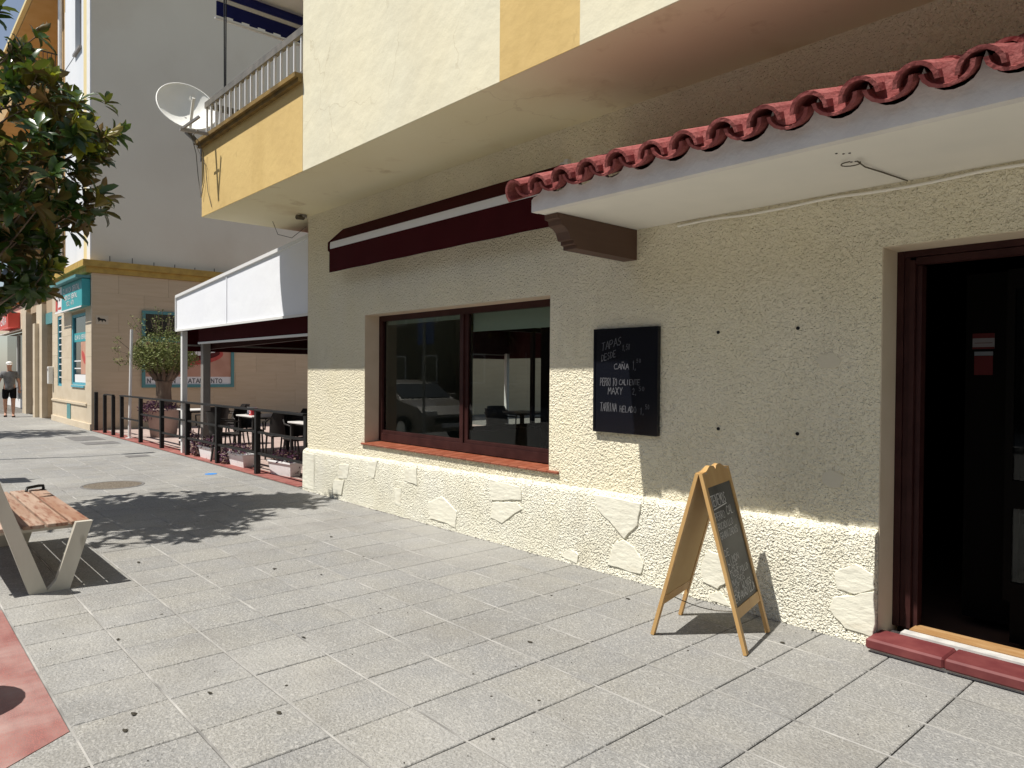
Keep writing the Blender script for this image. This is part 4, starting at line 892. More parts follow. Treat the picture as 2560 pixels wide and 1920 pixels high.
MB().bar((-13.6, 4.7, 2.02), (-8.7, 6.6, 2.35), .06, .22).build('folding_arm', 'frame', ta)
for (x, y, w_, m) in ((-13.86, 4.34, .09, 'alu'), (-13.55, 4.62, .13, 'grey_metal'), (-13.9, 12.3, .09, 'alu'), (-9.1, 12.3, .09, 'alu')):
    B('post', m, ta, (x - w_ / 2, x + w_ / 2, y - w_ / 2, y + w_ / 2, 0, 2.24 if y < 4.5 else 2.02))
tpz = lambda: None
pw = thing('leaning_white_pole', 'thin white pole standing behind the fence beside the olive tree', 'pole', (-17.6, 4.35, 0))
MB().tube([(-17.60, 4.35, 0), (-17.45, 4.36, 2.42)], .032, 10).build('shaft', 'alu', pw)
B('base_plate', 'alu', pw, (-17.67, -17.53, 4.28, 4.42, .001, .015))
pg_ = thing('dark_green_pole', 'thin dark green pole behind the fence between olive tree and shelter post', 'pole', (-14.45, 4.5, 0))
MB().tube([(-14.45, 4.50, 0), (-14.42, 4.50, 2.30)], .026, 8).build('shaft', 'greenpole', pg_)
B('base_plate', 'greenpole', pg_, (-14.52, -14.38, 4.43, 4.57, .001, .012))

# ================================================================== FENCE
fe = thing('terrace_fence', 'black metal fence with flat rails along the restaurant terrace', 'fence', (-13, 4.25, 0))
fx = [-17.9, -16.4, -14.95, -13.45, -11.95, -10.35, -8.75]
for x in fx: MB().box(x - .035, x + .035, 4.235, 4.305, 0, .93).build('post', 'black_metal', fe)
for a, b in zip(fx, fx[1:]):
    MB().bev(a - .034, b - .036, 4.225, 4.315, .932, .962, .004).build('top_rail', 'black_metal', fe)
    for z in ((.62, .31) if a > -16 else ((.60, .33) if a > -17 else (.45,))):
        MB().box(a + .036, b - .036, 4.252, 4.288, z - .016, z + .016).build('rail', 'black_metal', fe)
gt = thing('fence_gate', 'narrow black metal gate standing open at the far end of the fence', 'gate', (-19, 4.27, 0))
for x in (-19.45, -18.65): MB().box(x - .035, x + .035, 4.235, 4.305, 0, .92).build('post', 'black_metal', gt)
B('top_rail', 'black_metal', gt, (-19.45, -18.65, 4.24, 4.30, .922, .95)); B('latch', 'grey_metal', gt, (-19.52, -19.486, 4.25, 4.29, .42, .46), (-19.52, -19.486, 4.25, 4.29, .78, .81))
B('rod', 'grey_metal', gt, (-19.56, -19.54, 4.26, 4.28, .02, .85))
ep = thing('end_post', 'single black post against the neighbouring building wall', 'post', (-20.35, 4.27, 0))
MB().box(-20.39, -20.31, 4.235, 4.31, 0, .97).build('shaft', 'black_metal', ep); B('hinge', 'black_metal', ep, (-20.31, -20.28, 4.25, 4.29, .7, .78))

# ================================================================== PLANTS
def leafblob(mb, c, rx, ry, rz, n, size, droop=0.0, mats=(0,)):
    for _ in range(n):
        while True:
            a = Vector((random.uniform(-1, 1), random.uniform(-1, 1), random.uniform(-1, 1)))
            if a.length < 1: break
        p = Vector(c) + Vector((a.x * rx, a.y * ry, a.z * rz)); d = Vector((random.gauss(0, 1), random.gauss(0, 1), random.gauss(0, .7) - droop)).normalized()
        s_ = d.cross(Vector((random.random(), random.random(), random.random()))).normalized(); l = size * random.uniform(.6, 1.3)
        mb.cur = random.choice(mats); mb.add([p, p + d * l * .5 + s_ * l * .22, p + d * l, p + d * l * .5 - s_ * l * .22], [(0, 1, 2, 3)])
def planter(x0, y0, rz, lab, spill):
    t = thing('plant_trough', lab, 'planter', (x0, y0, 0), rz, 'white troughs along the fence')
    mb = MB(); b, tp, hh = (.27, .075), (.31, .10), .19
    ring = lambda s_, z, i=0: [(-s_[0] + i, -s_[1] + i, z), (s_[0] - i, -s_[1] + i, z), (s_[0] - i, s_[1] - i, z), (-s_[0] + i, s_[1] - i, z)]
    vs = ring(b, .005) + ring(tp, hh) + ring((tp[0] + .015, tp[1] + .015), hh) + ring((tp[0] + .015, tp[1] + .015), hh + .022) + ring(tp, hh + .022, .008) + ring(tp, hh - .03, .012)
    fs = [(3, 2, 1, 0)] + [(i * 4 + k, i * 4 + (k + 1) % 4, (i + 1) * 4 + (k + 1) % 4, (i + 1) * 4 + k) for i in range(5) for k in range(4)]
    mb.add(vs, fs).build('trough', 'planter', t, world=False)
    MB().box(-.295, .295, -.085, .085, hh - .06, hh - .03).build('soil', 'soil', t, world=False)
    mb = MB(); leafblob(mb, (0, 0, hh + .08), .30, .13, .12, 420, .05, 0, (0, 0, 0, 1)); leafblob(mb, (spill[0], spill[1], .16), .14, .12, .15, spill[2], .045, .8, (0, 0, 1)); leafblob(mb, (spill[0], spill[1], .06), .12, .10, .06, spill[2] // 2, .04, .5, (1, 1, 0))
    mb.build('foliage', ['purple', 'dryleaf'], t, world=False)
planter(-9.98, 4.53, R_(6), 'white plant trough nearest the restaurant corner with purple leaves', (.2, .05, 60))
planter(-11.38, 4.44, 0, 'white trough left of the nearest one, plants spilling over its left end', (-.42, -.08, 420))
planter(-12.72, 4.42, 0, 'white trough third from the restaurant corner with bushy purple plants', (-.45, -.06, 460))
planter(-14.05, 4.52, 0, 'white trough beside the shelter post, mostly hidden by the fence', (-.2, .0, 160))
# olive tree in large pot
ot = thing('potted_olive_tree', 'clipped round olive tree with thick trunk in a large pale pot', 'tree', (-17.3, 5.05, 0))
mb = MB()
OX, OY = -17.55, 5.05
mb.lathe([(0, .006), (.27, .006), (.34, .60), (.36, .60), (.36, .66), (.30, .66), (.29, .58), (0, .58)], (OX, OY), 28); mb.build('pot', 'pot', ot)
mb = MB(); leafblob(mb, (OX - .02, OY - .1, .68), .46, .42, .15, 1500, .06, 0, (0, 0, 0, 0, 1)); leafblob(mb, (OX - .15, OY - .3, .5), .35, .12, .16, 260, .05, .8); mb.build('underplanting', ['purple', 'dryleaf'], ot)
OX += .0
mb = MB(); mb.tube([(OX, OY, .55), (OX + .02, OY, .85), (OX, OY, 1.1), (OX + .03, OY, 1.3)], [.19, .17, .16, .19], 12)
for k in range(11):
    a = 2 * PI * k / 11 + .3; r = random.uniform(.3, .6); z = random.uniform(1.75, 2.2)
    mb.tube([(OX + .02, OY, 1.15), (OX + .5 * r * math.cos(a), OY + .5 * r * math.sin(a), 1.45), (OX + r * math.cos(a), OY + r * math.sin(a), z)], [.07, .04, .015], 6)
mb.build('trunk', 'bark', ot)
mb = MB(); leafblob(mb, (OX, OY, 1.92), .70, .68, .50, 7000, .055); leafblob(mb, (OX, OY, 1.80), .80, .76, .34, 3600, .055)
for k in range(26):
    a = random.uniform(0, 2 * PI); r = random.uniform(.05, .75); p0 = Vector((OX + r * .6 * math.cos(a), OY + r * .6 * math.sin(a), 2.25)); p1 = p0 + Vector((.45 * r * math.cos(a), .45 * r * math.sin(a), random.uniform(.25, .75)))
    mb.cur = 1; mb.tube([p0, p1], .006, 4)
    for t in range(12): leafblob(mb, p0.lerp(p1, random.uniform(.2, 1)), .05, .05, .05, 2, .055)
for k in range(6):
    a = R_(200) + k * .25; p0 = Vector((OX + .5 * math.cos(a), OY + .5 * math.sin(a), 1.8)); p1 = p0 + Vector((.5 * math.cos(a), .5 * math.sin(a), random.uniform(-.2, .6)))
    mb.cur = 1; mb.tube([p0, p1], .006, 4); leafblob(mb, p0.lerp(p1, .9), .10, .10, .10, 26, .06)
mb.build('crown', ['olive', 'bark'], ot)

# ================================================================== MAGNOLIA TREES
def leaf_geo(L_, W_, curl):
    pts = [(0, 0, 0), (.22, .34, .05), (.22, 0, 0), (.22, -.34, .05), (.55, .50, .06), (.55, 0, 0), (.55, -.50, .06), (.84, .34, .01), (.84, 0, -.03), (.84, -.34, .01), (1, 0, -.07 - curl)]
    vs = [(a * L_, b * W_ * 1.05, c * L_) for a, b, c in pts]
    return vs, [(0, 3, 2), (0, 2, 1), (2, 3, 6, 5), (1, 2, 5, 4), (5, 6, 9, 8), (4, 5, 8, 7), (8, 9, 10), (7, 8, 10)]
leafme = []
for i, m in enumerate(('mag1', 'mag2', 'mag3')):
    vs, fs = leaf_geo(.20, .068, .06); leafme.append(MB().add(vs, fs, True).mesh('leaf', m))
def magnolia(name_label, base, blobs, seed, indiv):
    rnd = random.Random(seed)
    t = thing('magnolia_tree', name_label, 'tree', base, 0, 'magnolia trees along the kerb')
    bx, by = base[0], base[1]; tips = []
    for (c, r, n) in blobs:
        for _ in range(n):
            while True:
                a = Vector((rnd.uniform(-1, 1), rnd.uniform(-1, 1), rnd.uniform(-1, 1)))
                if .25 < a.length < 1: break
            p = Vector(c) + Vector((a.x * r[0], a.y * r[1], a.z * r[2])); ax = (a.normalized() * .8 + Vector((0, 0, .45)) + Vector((rnd.gauss(0, .35), rnd.gauss(0, .35), rnd.gauss(0, .3)))).normalized()
            tips.append((p, ax))
    mb = MB(); tr = MB(); tr.tube([(bx, by, -.01), (bx + .03, by, 1.0), (bx + .02, by + .03, 2.0), (bx, by + .05, 3.2), (bx, by + .05, 4.6)], [.11, .085, .075, .05, .02], 10)
    for (p, ax) in tips[::5]:
        z0 = max(1.6, p.z - rnd.uniform(.5, 1.1)); s_ = Vector((bx + .02, by + .04, min(z0, 4.4)))
        tr.tube([s_, s_.lerp(p, .33) + Vector((rnd.uniform(-.1, .1), rnd.uniform(-.1, .1), .05)), s_.lerp(p, .66) + Vector((rnd.uniform(-.12, .12), rnd.uniform(-.12, .12), -.04)), p], [.020, .016, .010, .005], 5)
    tr.build('trunk', 'bark', t)
    cand = []
    for (p, ax) in tips:
        u = ax.orthogonal().normalized(); v = ax.cross(u); young = rnd.random() < (.30 if p.z > 3.6 else .10); nl = rnd.randint(7, 11); a0 = rnd.uniform(0, 6)
        for k in range(nl):
            a = a0 + 2.4 * k; tilt = R_(rnd.uniform(20, 95)) if not young else R_(rnd.uniform(12, 45))
            d = (ax * math.cos(tilt) + (u * math.cos(a) + v * math.sin(a)) * math.sin(tilt)).normalized()
            d = (d + Vector((0, 0, -.12))).normalized()
            side = d.cross(ax).normalized(); up = side.cross(d).normalized()
            s_ = rnd.uniform(.7, 1.2); m4 = Matrix.Translation(p + ax * rnd.uniform(-.05, .01)) @ Matrix((d, side * -1, up)).transposed().to_4x4() @ Matrix.Diagonal((s_, s_ * rnd.uniform(.85, 1.15), s_, 1))
            # keep the upper side on the axis side
            mi = 2 if young else rnd.choice((0, 0, 1)); cand.append((m4, mi))
    inds = set()
    if indiv:
        def score(c):
            q = c[0].translation; pr = proj(q)
            return (q - CAM).length if pr and 0 < pr[0] < 360 and 0 < pr[1] < 800 else 1e3 + (q - CAM).length
        order = sorted(range(len(cand)), key=lambda i: score(cand[i]))[:290]; inds = set(order)
    for i, (m4, mi) in enumerate(cand):
        if i in inds: link('leaf', leafme[mi], t, at=m4)
        else:
            vs, fs = leaf_geo(.20, .068, .06); mb.cur = mi; mb.add([m4 @ Vector(v) for v in vs], fs, True)
    mb.build('foliage', ['mag1', 'mag2', 'mag3'], t, kind='stuff')
    return t
TC = (-8.95, .68)
blobs = [((TC[0], TC[1], 3.5), (1.15, 1.12, 1.40), 195), ((TC[0] + .38, TC[1] + .93, 3.25), (.36, .36, .22), 20), ((TC[0] + .3, TC[1] + .9, 4.0), (.5, .42, .5), 50), ((TC[0] + .1, TC[1] + .25, 2.55), (.8, .62, .36), 80), ((TC[0], TC[1] + .12, 4.7), (.75, .75, .5), 55), ((TC[0] + .95, TC[1] - .35, 3.5), (.75, .7, .85), 80), ((TC[0] + .8, TC[1] + .25, 3.2), (.6, .55, .5), 45)]
mg = magnolia('nearest magnolia with glossy leaves rising above the street bench', (TC[0], TC[1] - .1, 0), blobs, 3, True)
b2 = [((-20.9, .8, 3.6), (1.3, 1.2, 1.5), 240)]
mg2 = magnolia('second magnolia down the pavement, half hidden behind the nearest one', (-20.9, .7, 0), b2, 5, False)
mg3 = copy_tree(mg2, (-29.6, .9, 0), 1.2, 'farthest magnolia beyond the walking man')

# ================================================================== TERRACE FURNITURE
def make_chair():
    t = thing('terrace_chair', 'x', 'chair', (0, 0, 0), 0, 'dark woven chairs on the terrace')
    k = dict(world=False)
    MB().bev(-.23, .23, -.22, .22, .42, .455, .01).build('seat', 'wicker', t, **k)
    mb = MB(); n = 10; vs = []
    for z, o in ((.46, 0), (.62, .02), (.83, .06)):
        for i in range(n + 1):
            a = R_(200) + R_(140) * i / n; vs.append((.25 * math.cos(a) * 1.0, -(.0) + .25 * math.sin(a) * (1) - o, z - (.10 if (i in (0, n) and z > .8) else 0)))
    fs = [(j * (n + 1) + i, j * (n + 1) + i + 1, (j + 1) * (n + 1) + i + 1, (j + 1) * (n + 1) + i) for j in range(2) for i in range(n)]
    m_ = len(vs); vs2 = [(x * .94, y * .94, z) for x, y, z in vs]; mb.add(vs + vs2, fs + [tuple(m_ + q for q in reversed(f)) for f in fs], True); mb.build('backrest', 'wicker', t, **k)
    for s_ in (-1, 1):
        MB().tube([(s_ * .25, .20, .45), (s_ * .27, .19, .66), (s_ * .27, -.05, .68), (s_ * .24, -.16, .74)], .014, 6).build('armrest', 'wicker', t, **k)
        MB().tube([(s_ * .20, .19, .43), (s_ * .22, .22, .007)], .016, 6).build('leg', 'table_leg', t, **k)
        MB().tube([(s_ * .20, -.19, .43), (s_ * .23, -.25, .007)], .016, 6).build('leg', 'table_leg', t, **k)
    return t
def make_table():
    t = thing('terrace_table', 'x', 'table', (0, 0, 0), 0, 'white topped terrace tables')
    k = dict(world=False)
    MB().bev(-.35, .35, -.35, .35, .722, .748, .006).build('tabletop', 'table_top', t, **k)
    for a in (-1, 1):
        for b in (-1, 1): MB().box(a * .30 - .02, a * .30 + .02, b * .30 - .02, b * .30 + .02, .007, .7215).build('leg', 'table_leg', t, **k)
    MB().box(-.28, .28, -.28, .28, .69, .7215).build('apron', 'table_leg', t, **k)
    return t
ch = make_chair(); tb_ = make_table(); fc = ft = True
tabs = [(-10.15, 5.15, 'beside the fence nearest the restaurant corner'), (-12.35, 5.2, 'carrying the red box behind the middle of the fence'), (-14.95, 5.0, 'at the left side beside the green pole'), (-11.2, 7.4, 'in the second row nearest the restaurant wall'), (-13.2, 7.6, 'in the second row further from the restaurant wall'), (-10.6, 9.8, 'in the back row of the terrace')]
sideN = [('left', (-.66, 0), -90), ('right', (.66, 0), 90), ('rear', (0, .66), 180), ('front', (0, -.62), 0)]
for i, (x, y, d) in enumerate(tabs):
    lab = 'white topped table ' + d
    if ft: tb_.matrix_basis = Matrix.Translation((x, y, 0)); tb_['label'] = lab; ft = False
    else: copy_tree(tb_, (x, y, 0), 0, lab)
    for j, (nm, off, rot) in enumerate(sideN):
        if i == 2 and nm in ('front', 'left'): continue
        if i == 0 and nm == 'front' : continue
        lab = 'dark woven chair on the %s side of the table %s' % (nm, d); lab = ' '.join(lab.split()[:16])
        rz = R_(rot) + random.uniform(-.25, .25); px, py = x + off[0] + random.uniform(-.05, .05), y + off[1] + random.uniform(-.05, .05)
        if fc: ch.matrix_basis = Matrix.Translation((px, py, 0)) @ Matrix.Rotation(rz, 4, 'Z'); ch['label'] = lab; fc = False
        else: copy_tree(ch, (px, py, 0), rz, lab)
nb = thing('napkin_box', 'red and white napkin box on the middle terrace table', 'napkin box', (-12.3, 5.0, .748))
B('box', 'cup_red', nb, (-12.36, -12.26, 4.95, 5.05, .749, .88)); B('lid', 'print_white', nb, (-12.365, -12.255, 4.945, 5.055, .881, .89))
mb = MB(); write(mb, 'S', lambda u, v, n: (-12.34 + u, 4.949 - n, .78 + v), 0, 0, .08, .07, .014); mb.build('print', 'print_white', nb)
nh = thing('menu_card_holder', 'white card standing on the middle terrace table edge', 'card holder', (-12.62, 5.05, .748))
B('card', 'print_white', nh, (-12.67, -12.57, 5.04, 5.05, .76, .88)); B('foot', 'grey_metal', nh, (-12.66, -12.58, 5.0, 5.09, .749, .7595))

# ================================================================== NEIGHBOUR BUILDING
nbd = thing('corner_building', 'tall cream neighbour block with travertine ground floor and ochre cornice', 'building', (-28, 9, 0))
NX = -20.5; NY = 4.20
sw2 = B('side_wall', 'clad_back', nbd, (NX - .30, NX - .022, NY + .02, 24, 0, 3.97))
ys = NY + .021
row = 0; cnt = 0
tmz = {}
for r in range(8):
    z0 = .0 + r * .497; z1 = min(z0 + .4955, 3.968); off = (r % 2) * .6
    y = ys - (off if off else 0)
    while y < 20:
        a = max(y, ys); b = y + 1.196; y += 1.2
        if b - a < .05: continue
        MB().box(NX - .0215, NX, a, b, z0, z1).build('cladding_slab', 'stoneclad', sw2); cnt += 1
B('upper_side_wall', 'upperwall', nbd, (NX - .35, NX - .05, NY + .012, 24, 4.28, 15.5))
cn = B('cornice', 'ochre_trim', nbd, (NX - .30, NX + .10, NY - .20, 24, 4.12, 4.28), (NX - .30, NX + .045, NY - .12, 24, 3.972, 4.119), (-38, NX - .30, NY - .20, NY + .2, 4.12, 4.28), (-38, NX - .30, NY - .12, NY + .2, 3.972, 4.119))
for k in range(12):
    B('bird_spike', 'black_metal', cn, (NX + .03, NX + .045, 4.6 + k * .52, 4.615 + k * .52, 4.281, 4.281 + random.choice((.06, .09, .14))))
# street facade, ground floor
def clad(x0, x1, z0, z1, ya=NY, m='facadeclad', p=None):
    nz = max(1, round((z1 - z0) / .6)); nx = max(1, round((x1 - x0) / .9))
    for i in range(nx):
        for j in range(nz):
            MB().box(x0 + (x1 - x0) * i / nx + .002, x0 + (x1 - x0) * (i + 1) / nx - .002, ya - .0, ya + .02, z0 + (z1 - z0) * j / nz + .002, z0 + (z1 - z0) * (j + 1) / nz - .002).build('cladding_slab', m, p or fw)
fw = B('front_wall', 'clad_back', nbd, (-21.15, NX - .30, NY + .021, NY + .30, 0, 3.97), (-22.87, -21.15, NY + .021, NY + .30, 0, 1.12), (-22.87, -21.15, NY + .021, NY + .30, 3.02, 3.97), (-24.2, -22.87, NY + .021, NY + .30, 0, 3.97),
       (-24.8, -24.2, NY + .021, NY + .30, 0, 1.05), (-24.8, -24.2, NY + .021, NY + .30, 3.1, 3.97), (-25.6, -24.8, NY + .021, NY + .30, 0, 3.97), (-26.7, -25.6, NY + .021, NY + .3, 3.3, 3.97), (-29.6, -27.7, NY + .021, NY + .3, 3.45, 3.97), (-38, -30.4, NY + .021, NY + .3, 3.0, 3.97))
clad(-21.15, NX, 0, 3.1); clad(-22.87, -21.15, 0, 1.12); clad(-24.2, -22.87, 0, 3.1); clad(-24.8, -24.2, 0, 1.05); clad(-25.6, -24.8, 0, 3.9); clad(-24.8, NX, 3.1, 3.96)
clad(-38, -30.4, 3.0, 3.96)
B('base_course', 'facadeclad', nbd, (-25.6, NX + .0, NY - .035, NY - .001, .0, .16), (-25.6, -21.0, NY - .03, NY - .001, .60, .66))
B('vent_grille', 'teal_frame', nbd, (-23.4, -22.95, NY - .016, NY - .001, .17, .59))
wn = B('shop_window', 'blue_frame', nbd, (-22.87, -22.78, NY + .02, NY + .08, 1.12, 3.02), (-21.24, -21.15, NY + .02, NY + .08, 1.12, 3.02), (-22.78, -21.24, NY + .02, NY + .08, 1.12, 1.18), (-22.78, -21.24, NY + .02, NY + .08, 2.95, 3.02), (-22.78, -21.24, NY - .03, NY + .05, 1.06, 1.11))
B('pane', 'dark_glass', wn, (-22.78, -21.24, NY + .06, NY + .066, 1.18, 2.95))
bd_ = B('window_band', 'teal', wn, (-22.78, -21.24, NY + .052, NY + .058, 2.28, 2.52))
mb = MB(); write(mb, 'CLINICA DENTAL', lambda u, v, n: (-22.68 + u, NY + .051 - n, 2.35 + v), 0, 0, .11, 1.35, .022); mb.build('lettering', 'print_white', bd_)
B('label_strip', 'print_white', wn, (-22.70, -21.28, NY + .052, NY + .058, 1.19, 1.40))
po = B('window_poster', 'skin_poster', wn, (-21.95, -21.25, NY + .052, NY + .058, 1.41, 2.27))
def ellipse(cx_, cz_, rx, rz, n=16, tilt=0.0): return [(cx_ + rx * math.cos(2 * PI * k / n), cz_ + rz * math.sin(2 * PI * k / n) + tilt * rx * math.cos(2 * PI * k / n)) for k in range(n)]
MB().prism(ellipse(-21.6, 1.85, .26, .13, tilt=-.5), 'y', NY + .0515, NY + .050).build('lip_print', 'lip', po)
for z in (1.55, 1.75): B('shelf', 'print_white', wn, (-22.75, -21.98, NY + .054, NY + .058, z, z + .03))
lat = B('lattice_window', 'blue_frame', nbd, (-24.8, -24.75, NY + .02, NY + .08, 1.05, 3.1), (-24.25, -24.2, NY + .02, NY + .08, 1.05, 3.1), (-24.75, -24.25, NY + .02, NY + .08, 1.05, 1.12), (-24.75, -24.25, NY + .02, NY + .08, 3.04, 3.1))
for k in range(10): B('pane', 'carglass', lat, (-24.74, -24.26, NY + .05, NY + .056, 1.14 + k * .19, 1.14 + k * .19 + .155)); B('glazing_bar', 'print_white', lat, (-24.75, -24.25, NY + .03, NY + .06, 1.296 + k * .19, 1.325 + k * .19))
sgn_ = thing('dental_clinic_sign', 'teal shop sign with white lettering and small red panel over the corner window', 'sign', (-22.2, 4.05, 3.15))
MB().bev(-23.05, -20.56, 4.0, 4.195, 3.14, 3.82, .01).build('panel', 'teal', sgn_)
MB().bev(-23.90, -23.06, 4.0, 4.195, 3.14, 3.82, .01).build('logo_panel', 'print_white', sgn_)
B('hood', 'teal_frame', sgn_, (-23.95, -20.54, 3.86, 4.195, 3.83, 3.90)); B('edge_strip', 'print_white', sgn_, (-23.90, -20.56, 3.985, 3.999, 3.10, 3.135))
mb = MB(); Ps = lambda u, v, n: (-22.95 + u, 3.999 - n, 3.2 + v); write(mb, 'CLINICA DENTAL', Ps, .1, .38, .13, 2.1, .03, n=.004); write(mb, 'MEDICO DENTAL', Ps, .3, .20, .11, 1.6, .025, n=.004); write(mb, '952 471', Ps, .55, .03, .11, 1.0, .025, n=.004); mb.build('lettering', 'print_white', sgn_)
B('logo_block', 'red_sign', sgn_, (-23.86, -23.58, 3.994, 3.999, 3.17, 3.48), (-23.5, -23.12, 3.994, 3.999, 3.2, 3.26)); mb = MB(); write(mb, 'MD', lambda u, v, n: (-23.55 + u, 3.999 - n, 3.45 + v), 0, 0, .2, .4, .035, n=.004); mb.build('lettering', 'print_grey', sgn_)
# recessed entrances and piers
B('recess_wall', 'stoneclad', nbd, (-26.72, -25.62, 5.3, 5.4, 0, 3.9), (-26.72, -26.70, NY + .05, 5.3, 0, 3.9), (-29.6, -27.7, 5.0, 5.1, 0, 3.95), (-29.62, -29.6, NY + .05, 5.0, 0, 3.95), (-25.62, -25.602, NY + .3, 5.3, 0, 3.9))
B('entrance_door', 'frame', nbd, (-26.69, -26.64, NY + .25, 5.1, .05, 2.5)); B('entrance_lintel', 'teal_frame', nbd, (-26.69, -25.63, NY + .0, NY + .3, 2.95, 3.29))
B('pier', 'facadeclad', nbd, (-27.7, -26.72, NY - .10, NY + .6, 0, 3.6), (-27.55, -27.2, NY - .22, NY - .099, 0, 3.0)); B('pier', 'facadeclad', nbd, (-30.4, -29.62, NY - .12, NY + .6, 0, 3.5))
B('entrance_door', 'corbel', nbd, (-29.5, -27.8, 4.95, 4.99, .1, 2.9)); B('notice_box', 'black_metal', nbd, (-28.2, -27.9, 4.90, 4.94, 1.0, 1.8))
mbx = thing('mailbox', 'small white box fixed on the wall beside the recessed entrance', 'mailbox', (-25.5, 4.1, 1.1)); MB().bev(-25.58, -25.40, 4.06, 4.199, 1.10, 1.62, .01).build('box', 'alu', mbx); B('flap', 'grey_metal', mbx, (-25.56, -25.42, 4.05, 4.059, 1.5, 1.56))
# shop beyond
shp = B('shop_front', 'print_white', nbd, (-38, -30.4, 4.55, 4.6, 0, .35), (-33.2, -33.1, 4.5, 4.6, .35, 2.9), (-34.9, -34.8, 4.5, 4.6, .35, 2.9), (-31.5, -31.4, 4.5, 4.6, .35, 2.9))
B('pane', 'dark_glass', shp, (-38, -34.9, 4.56, 4.57, .35, 2.99), (-34.8, -33.2, 4.56, 4.57, .35, 2.99), (-33.1, -31.5, 4.56, 4.57, .35, 2.99)); B('pillar', 'facadeclad', nbd, (-31.4, -30.41, 4.3, 4.6, .0, 2.99))
rs = thing('red_shop_sign', 'red box shop sign further down the street', 'sign', (-33, 3.9, 3.1)); MB().bev(-34.5, -31.7, 3.82, 4.195, 3.05, 3.62, .015).build('panel', 'red_sign', rs)
mb = MB(); write(mb, 'TIENDA', lambda u, v, n: (-34.1 + u, 3.819 - n, 3.2 + v), 0, 0, .28, 2.0, .05, n=.004); mb.build('lettering', 'print_white', rs)
sa = thing('shop_awning', 'cream striped shop awning beneath the red sign', 'awning', (-33, 3.7, 2.7))
MB().prism([(4.19, 3.0), (3.35, 2.68), (3.35, 2.65), (4.19, 2.97)], 'x', -34.8, -31.4).build('canopy', 'print_white', sa)
for k in range(17): B('valance_flap', 'paleyellow' if k % 2 else 'print_white', sa, (-34.8 + k * .2, -34.8 + k * .2 + .198, 3.335, 3.349, 2.32, 2.66))
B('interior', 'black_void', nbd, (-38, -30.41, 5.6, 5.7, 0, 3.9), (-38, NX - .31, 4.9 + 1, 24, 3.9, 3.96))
# upper street facade
B('upper_front_wall', 'whitewall', nbd, (-23.7, NX - .36, NY + .012, NY + .3, 4.282, 10.0), (-23.7, -22.35, NY, NY + .3, 10.0, 11.6), (-21.65, NX - .36, NY + .012, NY + .3, 10.0, 11.6), (-23.7, NX - .36, NY + .012, NY + .3, 11.6, 15.5))
B('yellow_band', 'paleyellow', nbd, (-21.30, -20.90, NY - .01, NY + .010, 4.282, 15.5)); B('corner_strip', 'white_paint', nbd, (-20.90, NX - .04, NY - .02, NY + .010, 4.282, 15.5))
uw = B('upper_window', 'grey_metal', nbd, (-22.35, -22.28, NY + .12, NY + .18, 10.0, 11.6), (-21.72, -21.65, NY + .12, NY + .18, 10.0, 11.6), (-22.28, -21.72, NY + .12, NY + .18, 10.0, 10.07), (-22.40, -21.60, NY - .06, NY + .1, 9.94, 9.999)); B('pane', 'dark_glass', uw, (-22.28, -21.72, NY + .14, NY + .15, 10.07, 11.6))
MB().tube([(-23.9, NY - .08, 4.3), (-23.9, NY - .08, 12.4)], .055, 10).build('downpipe', 'white_paint', nbd)
B('upper_front_wall', 'tanwall', nbd, (-38, -24.1, NY + .9, NY + 1.1, 4.282, 12.4), (-24.1, -23.71, NY, NY + 1.1, 4.282, 12.4))
for z, yo in ((6.75, 2.75), (9.45, 3.25)):
    bc = B('balcony', 'tanwall', nbd, (-38, -24.15, yo, NY + .89, z, z + .18)); B('parapet', 'tanwall', bc, (-38, -24.15, yo, yo + .12, z + .18, z + .45), (-24.27, -24.15, yo + .12, NY + .8, z + .18, z + .45))
    for k in range(9): B('railing_bar', 'black_metal', bc, (-24.22, -24.2, yo + .1 + k * .1, yo + .115 + k * .1, z + .45, z + 1.1))
    B('railing_rail', 'black_metal', bc, (-38, -24.18, yo + .04, yo + .08, z + 1.1, z + 1.13), (-24.23, -24.19, yo + .08, 4.2, z + 1.1, z + 1.13))
    for k in range(60): B('railing_bar', 'black_metal', bc, (-24.4 - k * .14, -24.385 - k * .14, yo + .05, yo + .065, z + .45, z + 1.1))
    B('balcony_door', 'dark_glass', nbd, (-27, -25.2, NY + .86, NY + .89, z + .2, z + 2.3))
B('eave', 'tanwall', nbd, (-38, -24.0, 3.68, 24, 12.4, 12.6))
rf = MB().prism([(3.66, 12.601), (24, 12.601), (13, 14.4)], 'x', -38, -23.95).build('roof', 'rooftile', nbd)
B('gutter', 'paleyellow', nbd, (-38, -23.98, 3.56, 3.675, 12.45, 12.56))
B('upper_front_wall', 'upperwall', nbd, (-38, -24.1, NY + 1.1, 23.9, 4.3, 12.39)) if False else None
